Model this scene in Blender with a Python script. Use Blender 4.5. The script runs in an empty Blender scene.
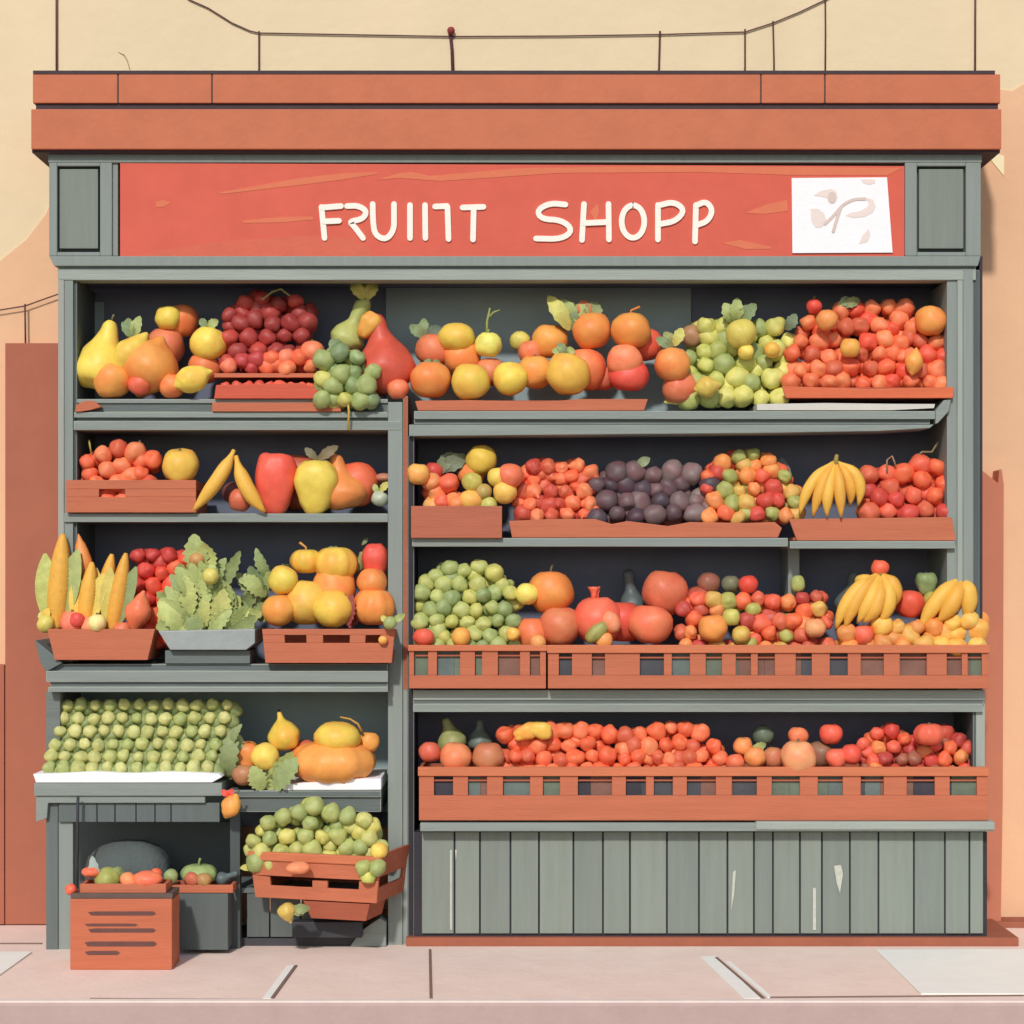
import bpy, bmesh, math, random
from mathutils import Vector, Matrix
R = math.radians
random.seed(7)
S = bpy.context.scene
C = S.collection

# ------------------------------------------------------------------ camera, sky, sun, exposure
D, FPX, HZ, EYE = 8.0, 2000.0, 570.0, 1.5        # distance to the shop front, focal length in px, horizon row, eye height
cd = bpy.data.cameras.new('camera'); cam = bpy.data.objects.new('camera', cd); C.objects.link(cam)
cam.location = (0, -D, EYE); cam.rotation_euler = (R(90), 0, 0)
cd.sensor_width = 36; cd.lens = 36 * FPX / 1024; cd.shift_y = (HZ - 512) / 1024
cd.clip_end = 500; S.camera = cam
SUN_EL, SUN_AZ = 36, 11        # degrees above the street, degrees left of the camera's side
w = bpy.data.worlds.new('World'); S.world = w; w.use_nodes = True
nt = w.node_tree; bg = nt.nodes['Background']; sky = nt.nodes.new('ShaderNodeTexSky')
sky.sky_type = 'NISHITA'; sky.sun_disc = False
sky.sun_elevation = R(SUN_EL); sky.sun_rotation = R(180 + SUN_AZ)
sky.air_density = 1.0; sky.dust_density = 1.0; sky.ozone_density = 1.0
nt.links.new(sky.outputs[0], bg.inputs[0]); bg.inputs[1].default_value = 0.15
sl = bpy.data.lights.new('sun', 'SUN'); sun = bpy.data.objects.new('sun', sl); C.objects.link(sun)
sl.energy = 3.2; sl.angle = R(3); sl.color = (1, 0.95, 0.92)
dv = Vector((-math.sin(R(SUN_AZ)) * math.cos(R(SUN_EL)), -math.cos(R(SUN_AZ)) * math.cos(R(SUN_EL)), math.sin(R(SUN_EL))))
sun.rotation_euler = dv.to_track_quat('Z', 'Y').to_euler(); sun.location = (-3, -6, 6)
S.view_settings.view_transform = 'Standard'; S.view_settings.look = 'None'
S.view_settings.exposure = -0.36; S.view_settings.gamma = 1

# ------------------------------------------------------------------ helpers
def sc(y): return (D + y) / FPX                       # metres one pixel spans at depth y
def W(px, row, y): s = sc(y); return Vector(((px - 512) * s, y, EYE + (HZ - row) * s))
def G(px, row, z=0.0):                                # where a pixel meets a level surface
    d = (EYE - z) * FPX / (row - HZ); return Vector(((px - 512) * d / FPX, d - D, z))
def lin(h, g=1.0):
    c = [int(h[i:i + 2], 16) / 255 for i in (0, 2, 4)]
    return tuple(min(.9, (x / 12.92 if x <= .04045 else ((x + .055) / 1.055) ** 2.4) * g) for x in c) + (1,)

MATS = {}
def mat(hexc, rough=.6, var=.12, scale=14, bump=.15, spec=.3, gain=.97, kind='', obj_var=0.0):
    if gain < 1.11: gain *= .9
    key = (hexc, rough, var, scale, bump, spec, gain, kind, obj_var)
    if key in MATS: return MATS[key]
    m = bpy.data.materials.new('paint_' + hexc); m.use_nodes = True
    n = m.node_tree.nodes; L = m.node_tree.links; b = n['Principled BSDF']
    b.inputs['Roughness'].default_value = rough; b.inputs['Specular IOR Level'].default_value = spec
    tc = n.new('ShaderNodeTexCoord'); nz = n.new('ShaderNodeTexNoise'); nz.inputs['Scale'].default_value = scale
    nz.inputs['Detail'].default_value = 6; nz.inputs['Roughness'].default_value = .6
    mp = n.new('ShaderNodeMapping'); L.new(tc.outputs['Object'], mp.inputs[0]); L.new(mp.outputs[0], nz.inputs['Vector'])
    if kind == 'grain': mp.inputs['Scale'].default_value = (.12, 1, 1.6)
    if kind == 'vgrain': mp.inputs['Scale'].default_value = (1.6, 1, .1)
    rp = n.new('ShaderNodeValToRGB'); c = lin(hexc, gain)
    rp.color_ramp.elements[0].position = .3; rp.color_ramp.elements[1].position = .7
    rp.color_ramp.elements[0].color = tuple(x * (1 - var) for x in c[:3]) + (1,)
    rp.color_ramp.elements[1].color = tuple(min(.92, x * (1 + var)) for x in c[:3]) + (1,)
    L.new(nz.outputs['Fac'], rp.inputs[0]); out = rp.outputs[0]
    if obj_var:
        oi = n.new('ShaderNodeObjectInfo'); mr = n.new('ShaderNodeMapRange'); hs = n.new('ShaderNodeHueSaturation')
        mr.inputs['To Min'].default_value = 1 - obj_var; mr.inputs['To Max'].default_value = 1 + obj_var
        L.new(oi.outputs['Random'], mr.inputs['Value']); L.new(mr.outputs[0], hs.inputs['Value'])
        L.new(out, hs.inputs['Color']); out = hs.outputs[0]
    L.new(out, b.inputs['Base Color'])
    if bump:
        bp = n.new('ShaderNodeBump'); bp.inputs['Strength'].default_value = bump; bp.inputs['Distance'].default_value = .01
        nb = n.new('ShaderNodeTexNoise'); nb.inputs['Scale'].default_value = scale * 5; nb.inputs['Detail'].default_value = 4
        L.new(mp.outputs[0], nb.inputs['Vector']); L.new(nb.outputs['Fac'], bp.inputs['Height']); L.new(bp.outputs[0], b.inputs['Normal'])
    MATS[key] = m; return m
def wood(h): return mat(h, .7, .08, 22, .25, .2, kind='grain')
def vwood(h): return mat(h, .7, .06, 22, .2, .2, kind='vgrain')
def fm(h):
    if ('fm', h) in MATS: return MATS[('fm', h)]
    m = mat(h, .45, .1, 24, .12, .35, gain=1.25, obj_var=.07); n = m.node_tree.nodes; L = m.node_tree.links; b = n['Principled BSDF']
    src = b.inputs['Base Color'].links[0].from_socket; tc = n.new('ShaderNodeTexCoord'); nz = n.new('ShaderNodeTexNoise'); nz.inputs['Scale'].default_value = 1.7; nz.inputs['Detail'].default_value = 2
    oi = n.new('ShaderNodeObjectInfo'); ad = n.new('ShaderNodeVectorMath'); ad.operation = 'ADD'; ml = n.new('ShaderNodeMath'); ml.operation = 'MULTIPLY'; ml.inputs[1].default_value = 40
    L.new(oi.outputs['Random'], ml.inputs[0]); L.new(tc.outputs['Generated'], ad.inputs[0]); L.new(ml.outputs[0], ad.inputs[1]); L.new(ad.outputs[0], nz.inputs['Vector'])
    rp = n.new('ShaderNodeValToRGB'); rp.color_ramp.elements[0].position = .48; rp.color_ramp.elements[1].position = .6; L.new(nz.outputs['Fac'], rp.inputs[0])
    c = lin(h, 1.15); warm = (min(.9, c[0] * 1.04 + .03), c[1] * .76, c[2] * .85, 1) if c[0] > c[1] * 1.25 else (c[0] * .74, c[1] * .84, c[2] * .8, 1)   # ripe blush, or darker green skin
    f = n.new('ShaderNodeMath'); f.operation = 'MULTIPLY'; f.inputs[1].default_value = .55; L.new(rp.outputs[0], f.inputs[0])
    mx = n.new('ShaderNodeMixRGB'); mx.inputs[2].default_value = warm; L.new(f.outputs[0], mx.inputs[0]); L.new(src, mx.inputs[1]); L.new(mx.outputs[0], b.inputs['Base Color'])
    MATS[('fm', h)] = m; return m
def lf(h): return mat(h, .55, .16, 30, .3, .3, gain=1.25)
def flat(h): return mat(h, .8, .03, 5, .0, .1)
FRAME, FRAME_L, FRAME_D, SLATE, DARK = 'khaki', 0, 0, 0, 0
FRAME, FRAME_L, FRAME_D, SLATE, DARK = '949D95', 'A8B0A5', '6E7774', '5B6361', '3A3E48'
YEL, GOLD, ORA, DOR, TER = 'FBC052', 'F8B34A', 'EF9048', 'E07E48', 'CB7655'
RED, LRED, DRED, MAR = 'D96743', 'E87F55', 'AE433F', '8E3A3F'
OLI, GRE, DGR, LGR = 'B9B462', '98A264', '75855C', 'BFC078'

class MB:
    def __init__(s): s.v = []; s.f = []; s.m = []; s.s = []
    def add(s, vs, fs, mi=0, smooth=False, M=None):
        o = len(s.v); s.v += [(M @ Vector(v)) if M else Vector(v) for v in vs]
        for f in fs: s.f.append([i + o for i in f]); s.m.append(mi); s.s.append(smooth)
        return s
    def box(s, x0, x1, y0, y1, z0, z1, mi=0, M=None):
        vs = [(x, y, z) for x in (x0, x1) for y in (y0, y1) for z in (z0, z1)]
        return s.add(vs, [(0, 1, 3, 2), (4, 6, 7, 5), (0, 4, 5, 1), (2, 3, 7, 6), (0, 2, 6, 4), (1, 5, 7, 3)], mi, False, M)
    def pb(s, px0, px1, r0, r1, y, dep, mi=0):           # box whose front face spans these pixels at depth y
        a = W(px0, r1, y); b = W(px1, r0, y); return s.box(a.x, b.x, y, y + dep, a.z, b.z, mi)
    def prism(s, pts, y, dep, mi=0):                     # outline (pixels) at depth y, extruded back by dep
        P = [W(p[0], p[1], y) for p in pts]; n = len(P)
        if sum(P[i].x * P[(i + 1) % n].z - P[(i + 1) % n].x * P[i].z for i in range(n)) < 0: P.reverse()
        vs = [(p.x, y, p.z) for p in P] + [(p.x, y + dep, p.z) for p in P]
        fs = [tuple(range(n)), tuple(range(2 * n - 1, n - 1, -1))] + [(i, i + n, (i + 1) % n + n, (i + 1) % n) for i in range(n)]
        return s.add(vs, fs, mi)
    def tube(s, pts, rad, n=8, mi=0):
        pts = [Vector(p) for p in pts]; vs = []; fs = []; m = len(pts)
        for i, p in enumerate(pts):
            t = (pts[min(i + 1, m - 1)] - pts[max(i - 1, 0)]).normalized()
            a = t.cross(Vector((.03, 1, .02))).normalized() if abs(t.y) < .95 else t.cross(Vector((1, 0, 0))).normalized()
            b = t.cross(a); r = rad[i] if isinstance(rad, (list, tuple)) else rad
            vs += [p + (a * math.cos(2 * math.pi * k / n) + b * math.sin(2 * math.pi * k / n)) * r for k in range(n)]
        for i in range(m - 1):
            for k in range(n): fs.append((i * n + k, i * n + (k + 1) % n, (i + 1) * n + (k + 1) % n, (i + 1) * n + k))
        fs.append(tuple(range(n))[::-1]); fs.append(tuple(range((m - 1) * n, m * n)))
        return s.add(vs, fs, mi, True)
    def lathe(s, prof, n=24, lobes=0, amp=0, M=None, mi=0, twist=0):
        vs = []; fs = []; m = len(prof)
        for z, r in prof:
            for k in range(n):
                t = 2 * math.pi * k / n; q = r * (1 - amp * (.5 + .5 * math.cos(lobes * t)) if lobes else 1)
                vs.append((q * math.cos(t), q * math.sin(t), z))
        for i in range(m - 1):
            for k in range(n): fs.append((i * n + k, (i + 1) * n + k, (i + 1) * n + (k + 1) % n, i * n + (k + 1) % n))
        fs.append(tuple(range(n))); fs.append(tuple(range((m - 1) * n, m * n))[::-1])
        return s.add(vs, fs, mi, True, M)
    def mesh(s, name, mats, org=Vector((0, 0, 0)), bevel=0):
        me = bpy.data.meshes.new(name); me.from_pydata([tuple(v - org) for v in s.v], [], s.f)
        for m in mats: me.materials.append(m)
        for p, mi, sm in zip(me.polygons, s.m, s.s): p.material_index = mi; p.use_smooth = sm
        bm = bmesh.new(); bm.from_mesh(me)
        bmesh.ops.recalc_face_normals(bm, faces=bm.faces)
        if bevel:
            es = [e for e in bm.edges if len(e.link_faces) == 2 and not e.link_faces[0].smooth and e.calc_face_angle(0) > .5]
            bmesh.ops.bevel(bm, geom=es, offset=bevel, segments=2, affect='EDGES', clamp_overlap=True, profile=.6)
        bm.to_mesh(me); bm.free(); me.update(); return me

ORG = {}
def tag(o, label=None, cat=None, group=None, kind=None):
    if label: o['label'] = label
    if cat: o['category'] = cat
    if group: o['group'] = group
    if kind: o['kind'] = kind
    return o
def thing(name, loc, label, cat, group=None, rz=0):
    o = bpy.data.objects.new(name, None); C.objects.link(o); o.empty_display_size = .1
    o.location = loc; o.rotation_euler.z = rz; ORG[o.name] = Vector(loc); return tag(o, label, cat, group)
def part(name, mb, mats, parent=None, bevel=0, label=None, local=False):
    if not isinstance(mats, (list, tuple)): mats = [mats]
    org = Vector((0, 0, 0)) if (parent is None or local) else ORG[parent.name]
    o = bpy.data.objects.new(name, mb.mesh(name, mats, org, bevel)); C.objects.link(o)
    if parent: o.parent = parent
    ORG[o.name] = org
    if label: o['label'] = label
    return o
def solo(name, mb, mats, loc, label, cat, group=None, bevel=0):      # a thing that is one mesh
    if not isinstance(mats, (list, tuple)): mats = [mats]
    o = bpy.data.objects.new(name, mb.mesh(name, mats, Vector(loc), bevel)); C.objects.link(o)
    o.location = loc; ORG[o.name] = Vector(loc); return tag(o, label, cat, group)

# ------------------------------------------------------------------ the setting
def struct(name, mb, mats, bevel=0):
    return tag(part(name, mb, mats, None, bevel), kind='structure')
struct('ground', MB().box(-150, 150, -150, 150, -.40, -.30), mat('8D857C', .9))
struct('road', MB().box(-60, 60, -60, -1.092, -.29, -.15), mat('8A8078', .9, .15, 30, .4))
struct('pavement', MB().box(-20, 20, -1.035, 3, -.28, 0), mat('EBCFBF', .85, .06, 5, .25, gain=1.12))
struct('kerb_highlight', MB().box(-20, 20, -1.083, -1.045, -.02, .010), mat('F3E2D6', .85, .05, 9, .1, gain=1.0), .004)  # pale strip paints the sunlit highlight along the kerb top
struct('kerb', MB().box(-20, 20, -1.09, -1.04, -.28, .004), mat('CDB1A7', .85, .05, 9, .15), .010)
jm = MB()
def strip(p, q, wid, z=.004, mi=0, mb=jm):                # a thin strip on the pavement between two ground points
    a = G(*p); b = G(*q); t = (b - a).normalized(); n_ = Vector((-t.y, t.x, 0)) * wid / 2
    vs = [a + n_, a - n_, b - n_, b + n_]
    mb.add([(v.x, v.y, zz) for zz in (.0005, z) for v in vs], [(0, 1, 2, 3), (7, 6, 5, 4), (0, 4, 5, 1), (1, 5, 6, 2), (2, 6, 7, 3), (3, 7, 4, 0)], mi)
strip((296, 966), (272, 999), .012); strip((430, 950), (431, 999), .010); strip((716, 958), (764, 999), .012)
strip((-400, 944), (42, 944), .012); strip((90, 999.3), (345, 1000.5), .010); strip((770, 998), (1024, 996), .010)
struct('pavement_joints', jm, mat('8C7468', .9))
jl = MB(); strip((291, 966), (267, 999), .030, .003, 0, jl); strip((708, 957), (752, 999), .060, .003, 0, jl)
strip((728, 962), (770, 998), .02, .003, 0, jl)
struct('pale_joint_mortar', jl, mat('FFEFD9', .9, .03, gain=1.15))
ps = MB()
def sun_patch(pts, mb):
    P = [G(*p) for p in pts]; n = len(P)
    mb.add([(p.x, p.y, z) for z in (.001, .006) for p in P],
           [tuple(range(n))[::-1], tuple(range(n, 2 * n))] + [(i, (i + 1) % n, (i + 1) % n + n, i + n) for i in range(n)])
sun_patch([(876, 951), (1500, 949), (1500, 995), (921, 995)], ps)
sun_patch([(-400, 953), (32, 953), (-3, 978), (-400, 978)], ps)
struct('painted_sun_patches', ps, mat('FFEFD9', .8, .03, 9, .1, gain=1.15))  # near-white patches stand for sunlight on the pavement, put into the colour

# building wall behind the shop, cream wash over peach render
yb = .52
wl = thing('building_wall', (0, yb + .2, 0), 'tall cream plaster wall with peach render below, behind the fruit shop', 'wall')
part('wash', MB().box(-9, 9, yb, yb + .3, 0, 6.5), mat('EFDAB3', .9, .035, 3, .3, .1, gain=1.0), wl, label='cream upper wash')
pe = MB().prism([(-900, 300), (-60, 290), (0, 261), (26, 240), (46, 214), (57, 186), (62, 150), (62, 130), (980, 130), (984, 84), (996, 89), (1012, 91), (1024, 84), (1100, 60), (1900, 80),
                 (1900, 925.6), (-900, 925.6)], yb - .006, .010)
part('render_coat', pe, mat('EFC199', .9, .035, 3, .3, .1, gain=1.0), wl, label='peach lower render')
part('repair_patch', MB().prism([(983, 150), (1004, 156), (1004, 176)], yb - .010, .010), mat('EFDBB1', .9, .03, gain=1.15), wl)
part('chipped_plaster', MB().tube([W(118, 52, yb - .002), W(124, 55, yb - .002), W(127, 60, yb - .002), W(130, 70, yb - .002)], [.001, .003, .002, .001], 6), mat('B59C7C'), wl)

lw = thing('terracotta_wall', W(20, 925, .44), 'plain terracotta low wall left of the shop under the sagging wire', 'wall')
part('panel', MB().pb(5, 78, 343, 924.5, .44, .07), mat('BD735A', .85, .05, 5, .15, gain=.88), lw, .004)
part('lower_panel', MB().pb(-700, 4.2, 665, 924.5, .435, .075), mat('BD735A', .85, .05, 5, .15, gain=.88), lw, .004)
rw = thing('terracotta_pier', W(990, 925, .44), 'narrow terracotta pier with slanted top right of the shop', 'pier')
part('shaft', MB().prism([(960, 452), (982, 470), (998, 483), (999, 470), (1002, 469), (1004, 485), (1003, 800), (1001, 922), (960, 922)], .4, .11), mat('C67C60', .85, .05, 5, .15, gain=1.05), rw, .004)
part('foot', MB().pb(960, 1060, 922, 929, .38, .125), mat('A5654D', .85), rw, .003)
sp = MB(); a = W(406, 950, -.03)
sp.box(a.x, 2.02, -.03, .5, 0, .035)
solo('brown_step', sp, mat('A8644B', .85, .08, 8), (0, -.03, 0), 'low brown step running under the planked counter', 'step', None, .004)

# wires
def wire(name, pts, r, label, cat, y, m='6B4540', group=None):
    P = [W(p[0], p[1], y) for p in pts]
    return solo(name, MB().tube(P, r, 6), mat(m, .6), P[0], label, cat, group)
rl = thing('roof_railing', W(512, 71, 0.05), 'thin dark wire railing sagging along the shop roof', 'railing')
def curve(pts, y, r, n=6):
    return MB().tube([W(p[0], p[1], y) for p in pts], r, 6)
part('wire', curve([(120, -60), (160, -22), (190, 0), (208, 8), (232, 23), (250, 31), (259, 33), (340, 34.5), (452, 36.5), (560, 36), (660, 34.5), (745, 32), (773, 23), (800, 12), (825, 0), (850, -15)], .512, .0030), mat('6B4540'), rl)
for x0, t, x1, b, r in ((259, 31, 258, 104, .0036), (660, 31, 657, 104, .0042), (745, 29, 744, 104, .0036), (773, 21, 774, 104, .0036), (825, -40, 825, 104, .0036)):
    part('post', curve([(x0, t), ((x0 + x1) / 2 + .5, (t + b) / 2), (x1, b)], .512, r), mat('5C3B38'), rl)
kp = part('post', curve([(450, 30), (452, 50), (454, 104)], .512, .007), mat('5C3338'), rl)
part('knob', MB().lathe([(-.018, .004), (-.008, .014), (.004, .017), (.014, .012), (.018, .003)], 10, M=Matrix.Translation(W(451, 31, .5))), mat('9A4038'), kp)
wire('aerial_pole', [(56.5, 105), (56.5, -60)], .0045, 'tall thin dark pole at the left end of the shop roof', 'pole', .510)
wire('aerial_pole', [(975, 105), (975.5, -60)], .0045, 'tall thin dark pole at the right end of the shop roof', 'pole', .510)
ww = thing('slack_wire', W(20, 343, .4), 'short slack wire on a stub post above the terracotta wall', 'wire')
part('cable', curve([(-60, 318), (0, 310), (25, 306), (50, 297), (70, 290)], .49, .003), mat('6B4540'), ww)
part('stub_post', curve([(25, 304), (25.5, 345)], .48, .004), mat('6B4540'), ww)

# ------------------------------------------------------------------ the shop
shop = thing('fruit_shop', (0, .1, 0), 'grey-green wooden shopfront with open shelves and terracotta cornice', 'shop')
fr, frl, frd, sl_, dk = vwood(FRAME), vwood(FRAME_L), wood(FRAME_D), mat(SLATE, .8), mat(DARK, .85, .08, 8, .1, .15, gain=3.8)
frh, frlh = wood(FRAME), wood(FRAME_L)
# cornice
co = MB()
xs = [32, 118, 212, 761, 825, 1001]
for a_, b_ in zip(xs[:-1], xs[1:]): co.pb(a_ + .6, b_ - .6, 74, 103, -.04, .5)
co.pb(31, 1001.5, 109, 149, -.05, .5)
dk2 = mat('3A383E', .85)
cor = part('cornice', co, mat('CB7857', .75, .06, 9, .2, .2, gain=1.05), shop, .004)
dl = MB(); dl.pb(33, 995, 70.5, 74, -.042, .53); dl.pb(36, 998, 102.6, 109.2, -.028, .45); dl.pb(32, 1000, 149, 152.6, -.032, .53)
for x in (118, 212, 761, 825): dl.pb(x - 1.2, x + 1.2, 75, 103, -.036, .05)
part('dark_trim', dl, mat('4A3A3E', .7), cor, 0)
# fascia
fa = MB()
fa.pb(48, 982, 153, 162.5, 0, .10); fa.pb(49, 57, 162.5, 256, 0, .1); fa.pb(100, 112, 162.5, 256, .0, .1); fa.pb(112, 118, 162.5, 256, .012, .08)
fa.pb(905, 917, 162.5, 256, 0, .1); fa.pb(966, 981, 162.5, 256, 0, .1); fa.pb(57, 100, 162.5, 166, .001, .1); fa.pb(57, 100, 252, 256, .001, .1)
fa.pb(917, 966, 162.5, 166, .001, .1); fa.pb(917, 966, 252, 256, .001, .1)
fa.prism([(49, 256), (981, 256), (978, 266), (54, 266)], -.004, .1)
part('fascia', fa, fr, shop, .004)
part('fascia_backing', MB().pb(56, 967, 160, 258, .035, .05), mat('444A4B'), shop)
ip = MB(); ip.pb(59.5, 98, 169, 248.5, .014, .02); part('inset_panel', ip, vwood('8A9287'), shop, .003)
ip = MB(); ip.pb(919, 963.5, 169, 248.5, .014, .02); part('inset_panel', ip, vwood('8A9287'), shop, .003)
mo = MB(); mo.pb(58, 976, 266.5, 270, .010, .08, 1); mo.pb(58, 976, 270, 280, .002, .1, 0)
part('moulding', mo, [frlh, mat('5B6462')], shop, .003)
# posts
po = MB(); po.pb(58, 64, 280, 642, .0, .5); part('post', po, vwood('A9ABA0'), shop, .003)  # pale strip: highlight along the left stile, put into its colour
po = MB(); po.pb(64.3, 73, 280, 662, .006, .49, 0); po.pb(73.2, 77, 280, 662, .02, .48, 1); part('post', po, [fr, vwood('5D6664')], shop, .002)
po = MB(); po.pb(388, 402.5, 402, 946, .0, .5, 0); po.pb(403, 407.8, 396, 690, .008, .3, 1); po.pb(403, 407.8, 690, 946, .008, .3, 0); po.pb(408.2, 414, 436, 946, .016, .34, 2)
part('post', po, [fr, wood('B06B50'), dk2], shop, .002, label='middle post with a strip of orange wood')
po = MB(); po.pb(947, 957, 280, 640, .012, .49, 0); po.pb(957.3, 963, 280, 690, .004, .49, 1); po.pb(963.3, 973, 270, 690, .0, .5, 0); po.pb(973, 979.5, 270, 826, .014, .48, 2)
part('post', po, [fr, frl, vwood('5D6664')], shop, .002)
part('outline_shade_strip', MB().pb(979.5, 982.5, 256, 940, .02, .48), mat('3A363C'), shop)  # near-black colour paints the shaded right outline of the frame
part('divider', MB().pb(788, 799.5, 548, 652, .14, .22), fr, shop, .003)
# back and side boards
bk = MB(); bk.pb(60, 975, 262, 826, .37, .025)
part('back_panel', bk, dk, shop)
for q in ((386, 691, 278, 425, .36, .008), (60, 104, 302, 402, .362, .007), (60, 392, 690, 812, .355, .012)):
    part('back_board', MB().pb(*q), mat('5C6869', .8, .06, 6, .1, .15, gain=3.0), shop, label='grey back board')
part('roof_board', MB().pb(58, 976, 262, 279, .1, .38), dk, shop)
# shelves
def shelf(pieces, name='shelf', m=None):
    mb = MB()
    for p in pieces: mb.pb(*p)
    part(name, mb, m or [frlh, frh, wood(FRAME_D)], shop, .003)
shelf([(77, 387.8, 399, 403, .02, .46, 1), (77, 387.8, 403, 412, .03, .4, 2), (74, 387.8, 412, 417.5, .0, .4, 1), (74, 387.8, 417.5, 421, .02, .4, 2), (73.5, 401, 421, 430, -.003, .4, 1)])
shelf([(64, 387.8, 513.5, 522, -.006, .49, 1)])
shelf([(414, 935, 411, 419, -.012, .48, 1), (414, 930, 419, 424, .006, .4, 2)])
lip = MB().prism([(409, 424.5), (934, 424.5), (930, 428), (880, 431), (760, 433), (414, 436), (409, 436)], -.010, .2)
lip.prism([(935.5, 424), (935.5, 411), (944, 400), (951, 400), (949, 411), (938, 423)], -.010, .2)
part('shelf_lip', lip, frh, shop, .003)
shelf([(412, 788, 538, 546.5, -.01, .49, 1)]); shelf([(790, 955, 541, 548.5, -.013, .49, 1)])
shelf([(413, 985, 690, 700, -.012, .49, 0), (413, 984, 700, 704, -.004, .4, 2), (413, 983, 704, 712, -.008, .4, 1)])
part('post', MB().pb(976, 985, 690, 822, .012, .05), frl, shop, .003)
# left ledge, projecting
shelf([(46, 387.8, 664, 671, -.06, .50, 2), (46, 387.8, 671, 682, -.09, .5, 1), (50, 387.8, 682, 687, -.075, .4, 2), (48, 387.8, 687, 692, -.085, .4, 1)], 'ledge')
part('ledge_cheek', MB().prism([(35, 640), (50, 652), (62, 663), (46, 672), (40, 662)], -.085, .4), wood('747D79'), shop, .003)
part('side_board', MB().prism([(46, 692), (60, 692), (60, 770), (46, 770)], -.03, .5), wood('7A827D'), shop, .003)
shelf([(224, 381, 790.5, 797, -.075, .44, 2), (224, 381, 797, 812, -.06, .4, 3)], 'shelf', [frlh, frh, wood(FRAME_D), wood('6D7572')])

# sign
sg = thing('shop_sign', W(512, 259, 0), 'long red sign board with cream hand lettering FRUIIT SHOPP above the shelves', 'sign')
sb = MB(); sb.prism([(120, 163), (904.5, 166), (904.5, 261), (120, 261)], .004, .03)
board = part('board', sb, mat('DA6450', .65, .06, 6, .1, .25, gain=1.05), sg, .002)
st = MB()
def patch(pts, mi=0): st.prism(pts, .0025, .004, mi)
patch([(218, 192.5), (300, 178), (345, 173), (376, 172), (378, 174), (340, 180), (300, 185), (222, 194)])
patch([(156, 202), (163, 200), (171, 203), (164, 207), (156, 207)])
patch([(242, 220.5), (280, 217), (312, 216.5), (314, 219.5), (280, 222.5), (244, 223)])
patch([(130, 258), (160, 250), (225, 241), (300, 236), (352, 238), (368, 246), (372, 258)], 1)
patch([(376, 180), (400, 173), (412, 172), (430, 176), (520, 168), (660, 166), (800, 167), (902, 168), (888, 175), (790, 175), (700, 172), (560, 173), (440, 181), (400, 178)])
patch([(745, 213), (765, 205), (787, 200), (788, 211), (765, 214)]); patch([(722, 243), (740, 240), (772, 247), (770, 249), (745, 249)])
patch([(590, 212), (598, 203), (599, 212), (596, 222)])
part('faded_paint', st, [mat('E57D58', .65, .05), mat('DE6D53', .65, .05)], board)
lm = mat('F8F0E0', .6, .02, gain=1.1)
def stroke(mb, pts, wd, y=-.003, dep=.008):                # rounded pen stroke cut from board
    r = wd / 2; P = [Vector(p) for p in pts]
    if len(P) > 2:                                          # smooth
        for _ in range(2):
            Q = [P[0]]
            for a, b in zip(P[:-1], P[1:]): Q += [a * .75 + b * .25, a * .25 + b * .75]
            P = Q + [P[-1]]
    Lf = []; Rt = []
    for i, p in enumerate(P):
        t = (P[min(i + 1, len(P) - 1)] - P[max(i - 1, 0)]).normalized(); n = Vector((-t.y, t.x)); Lf.append(p + n * r); Rt.append(p - n * r)
    def cap(c, t):
        n = Vector((-t.y, t.x)); return [c + n * r * math.cos(a) + t * r * math.sin(a) for a in (R(45), R(90), R(135))]
    t1 = (P[-1] - P[-2]).normalized(); t0 = (P[0] - P[1]).normalized()
    V = []
    n = len(P); vs = []; fs = []
    for l, rr in zip(Lf, Rt): vs += [W(l.x, l.y, y), W(rr.x, rr.y, y)]
    for v in list(vs): vs.append(v + Vector((0, dep, 0)))
    o = 2 * n
    for i in range(n - 1):
        a, b, c, d = 2 * i, 2 * i + 1, 2 * i + 3, 2 * i + 2
        fs += [(a, b, c, d), (a + o, d + o, c + o, b + o), (a, d, d + o, a + o), (b, b + o, c + o, c)]
    fs += [(0, o, o + 1, 1), (2 * n - 2, 2 * n - 1, o + 2 * n - 1, o + 2 * n - 2)]
    mb.add(vs, fs)
    for c in (P[0], P[-1]):
        mb.prism([(c.x + r * math.cos(k * math.pi / 5), c.y + r * math.sin(k * math.pi / 5)) for k in range(10)], y + .0004, dep)
LET = [[[(321.5, 207), (324.5, 238)], [(322, 207.5), (341, 206)], [(324, 221.3), (339, 220.7)]],
       [[(347, 206), (358, 205.5), (367, 211), (363, 219), (349, 221.5), (354, 226), (363, 238)]],
       [[(372.7, 204), (373, 222), (375, 235), (386, 240), (394, 230), (394, 216), (394, 204)]],
       [[(410, 205), (410, 238)]], [[(425, 205), (425.4, 238)]], [[(435, 206.5), (447, 206)], [(447.5, 207), (448.5, 239)]],
       [[(462.5, 207.5), (483.5, 206.8)], [(473.7, 208), (473, 239.5)]],
       [[(565.5, 204.5), (550, 203), (537, 210), (541, 219), (562, 220), (573, 230), (562, 239), (536, 238.5)]],
       [[(584, 204), (582, 240)], [(608.5, 204), (609, 239.5)], [(584, 223), (608, 222)]],
       [[(633 + 11.5 * math.sin(a * math.pi / 8), 221.5 - 16.5 * math.cos(a * math.pi / 8)) for a in range(17)]],
       [[(658, 205), (658, 239.5)], [(658, 205.5), (674, 201.5), (685, 210), (676, 221), (660, 224)]],
       [[(696, 205), (695, 241.5)], [(696, 205.5), (706, 201), (713, 210), (708, 221), (697, 225)]]]
for strokes in LET:
    mb = MB()
    for k, s_ in enumerate(strokes): stroke(mb, s_, 5.6, -.003 - k * .0012)
    part('letter', mb, lm, sg)
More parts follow.
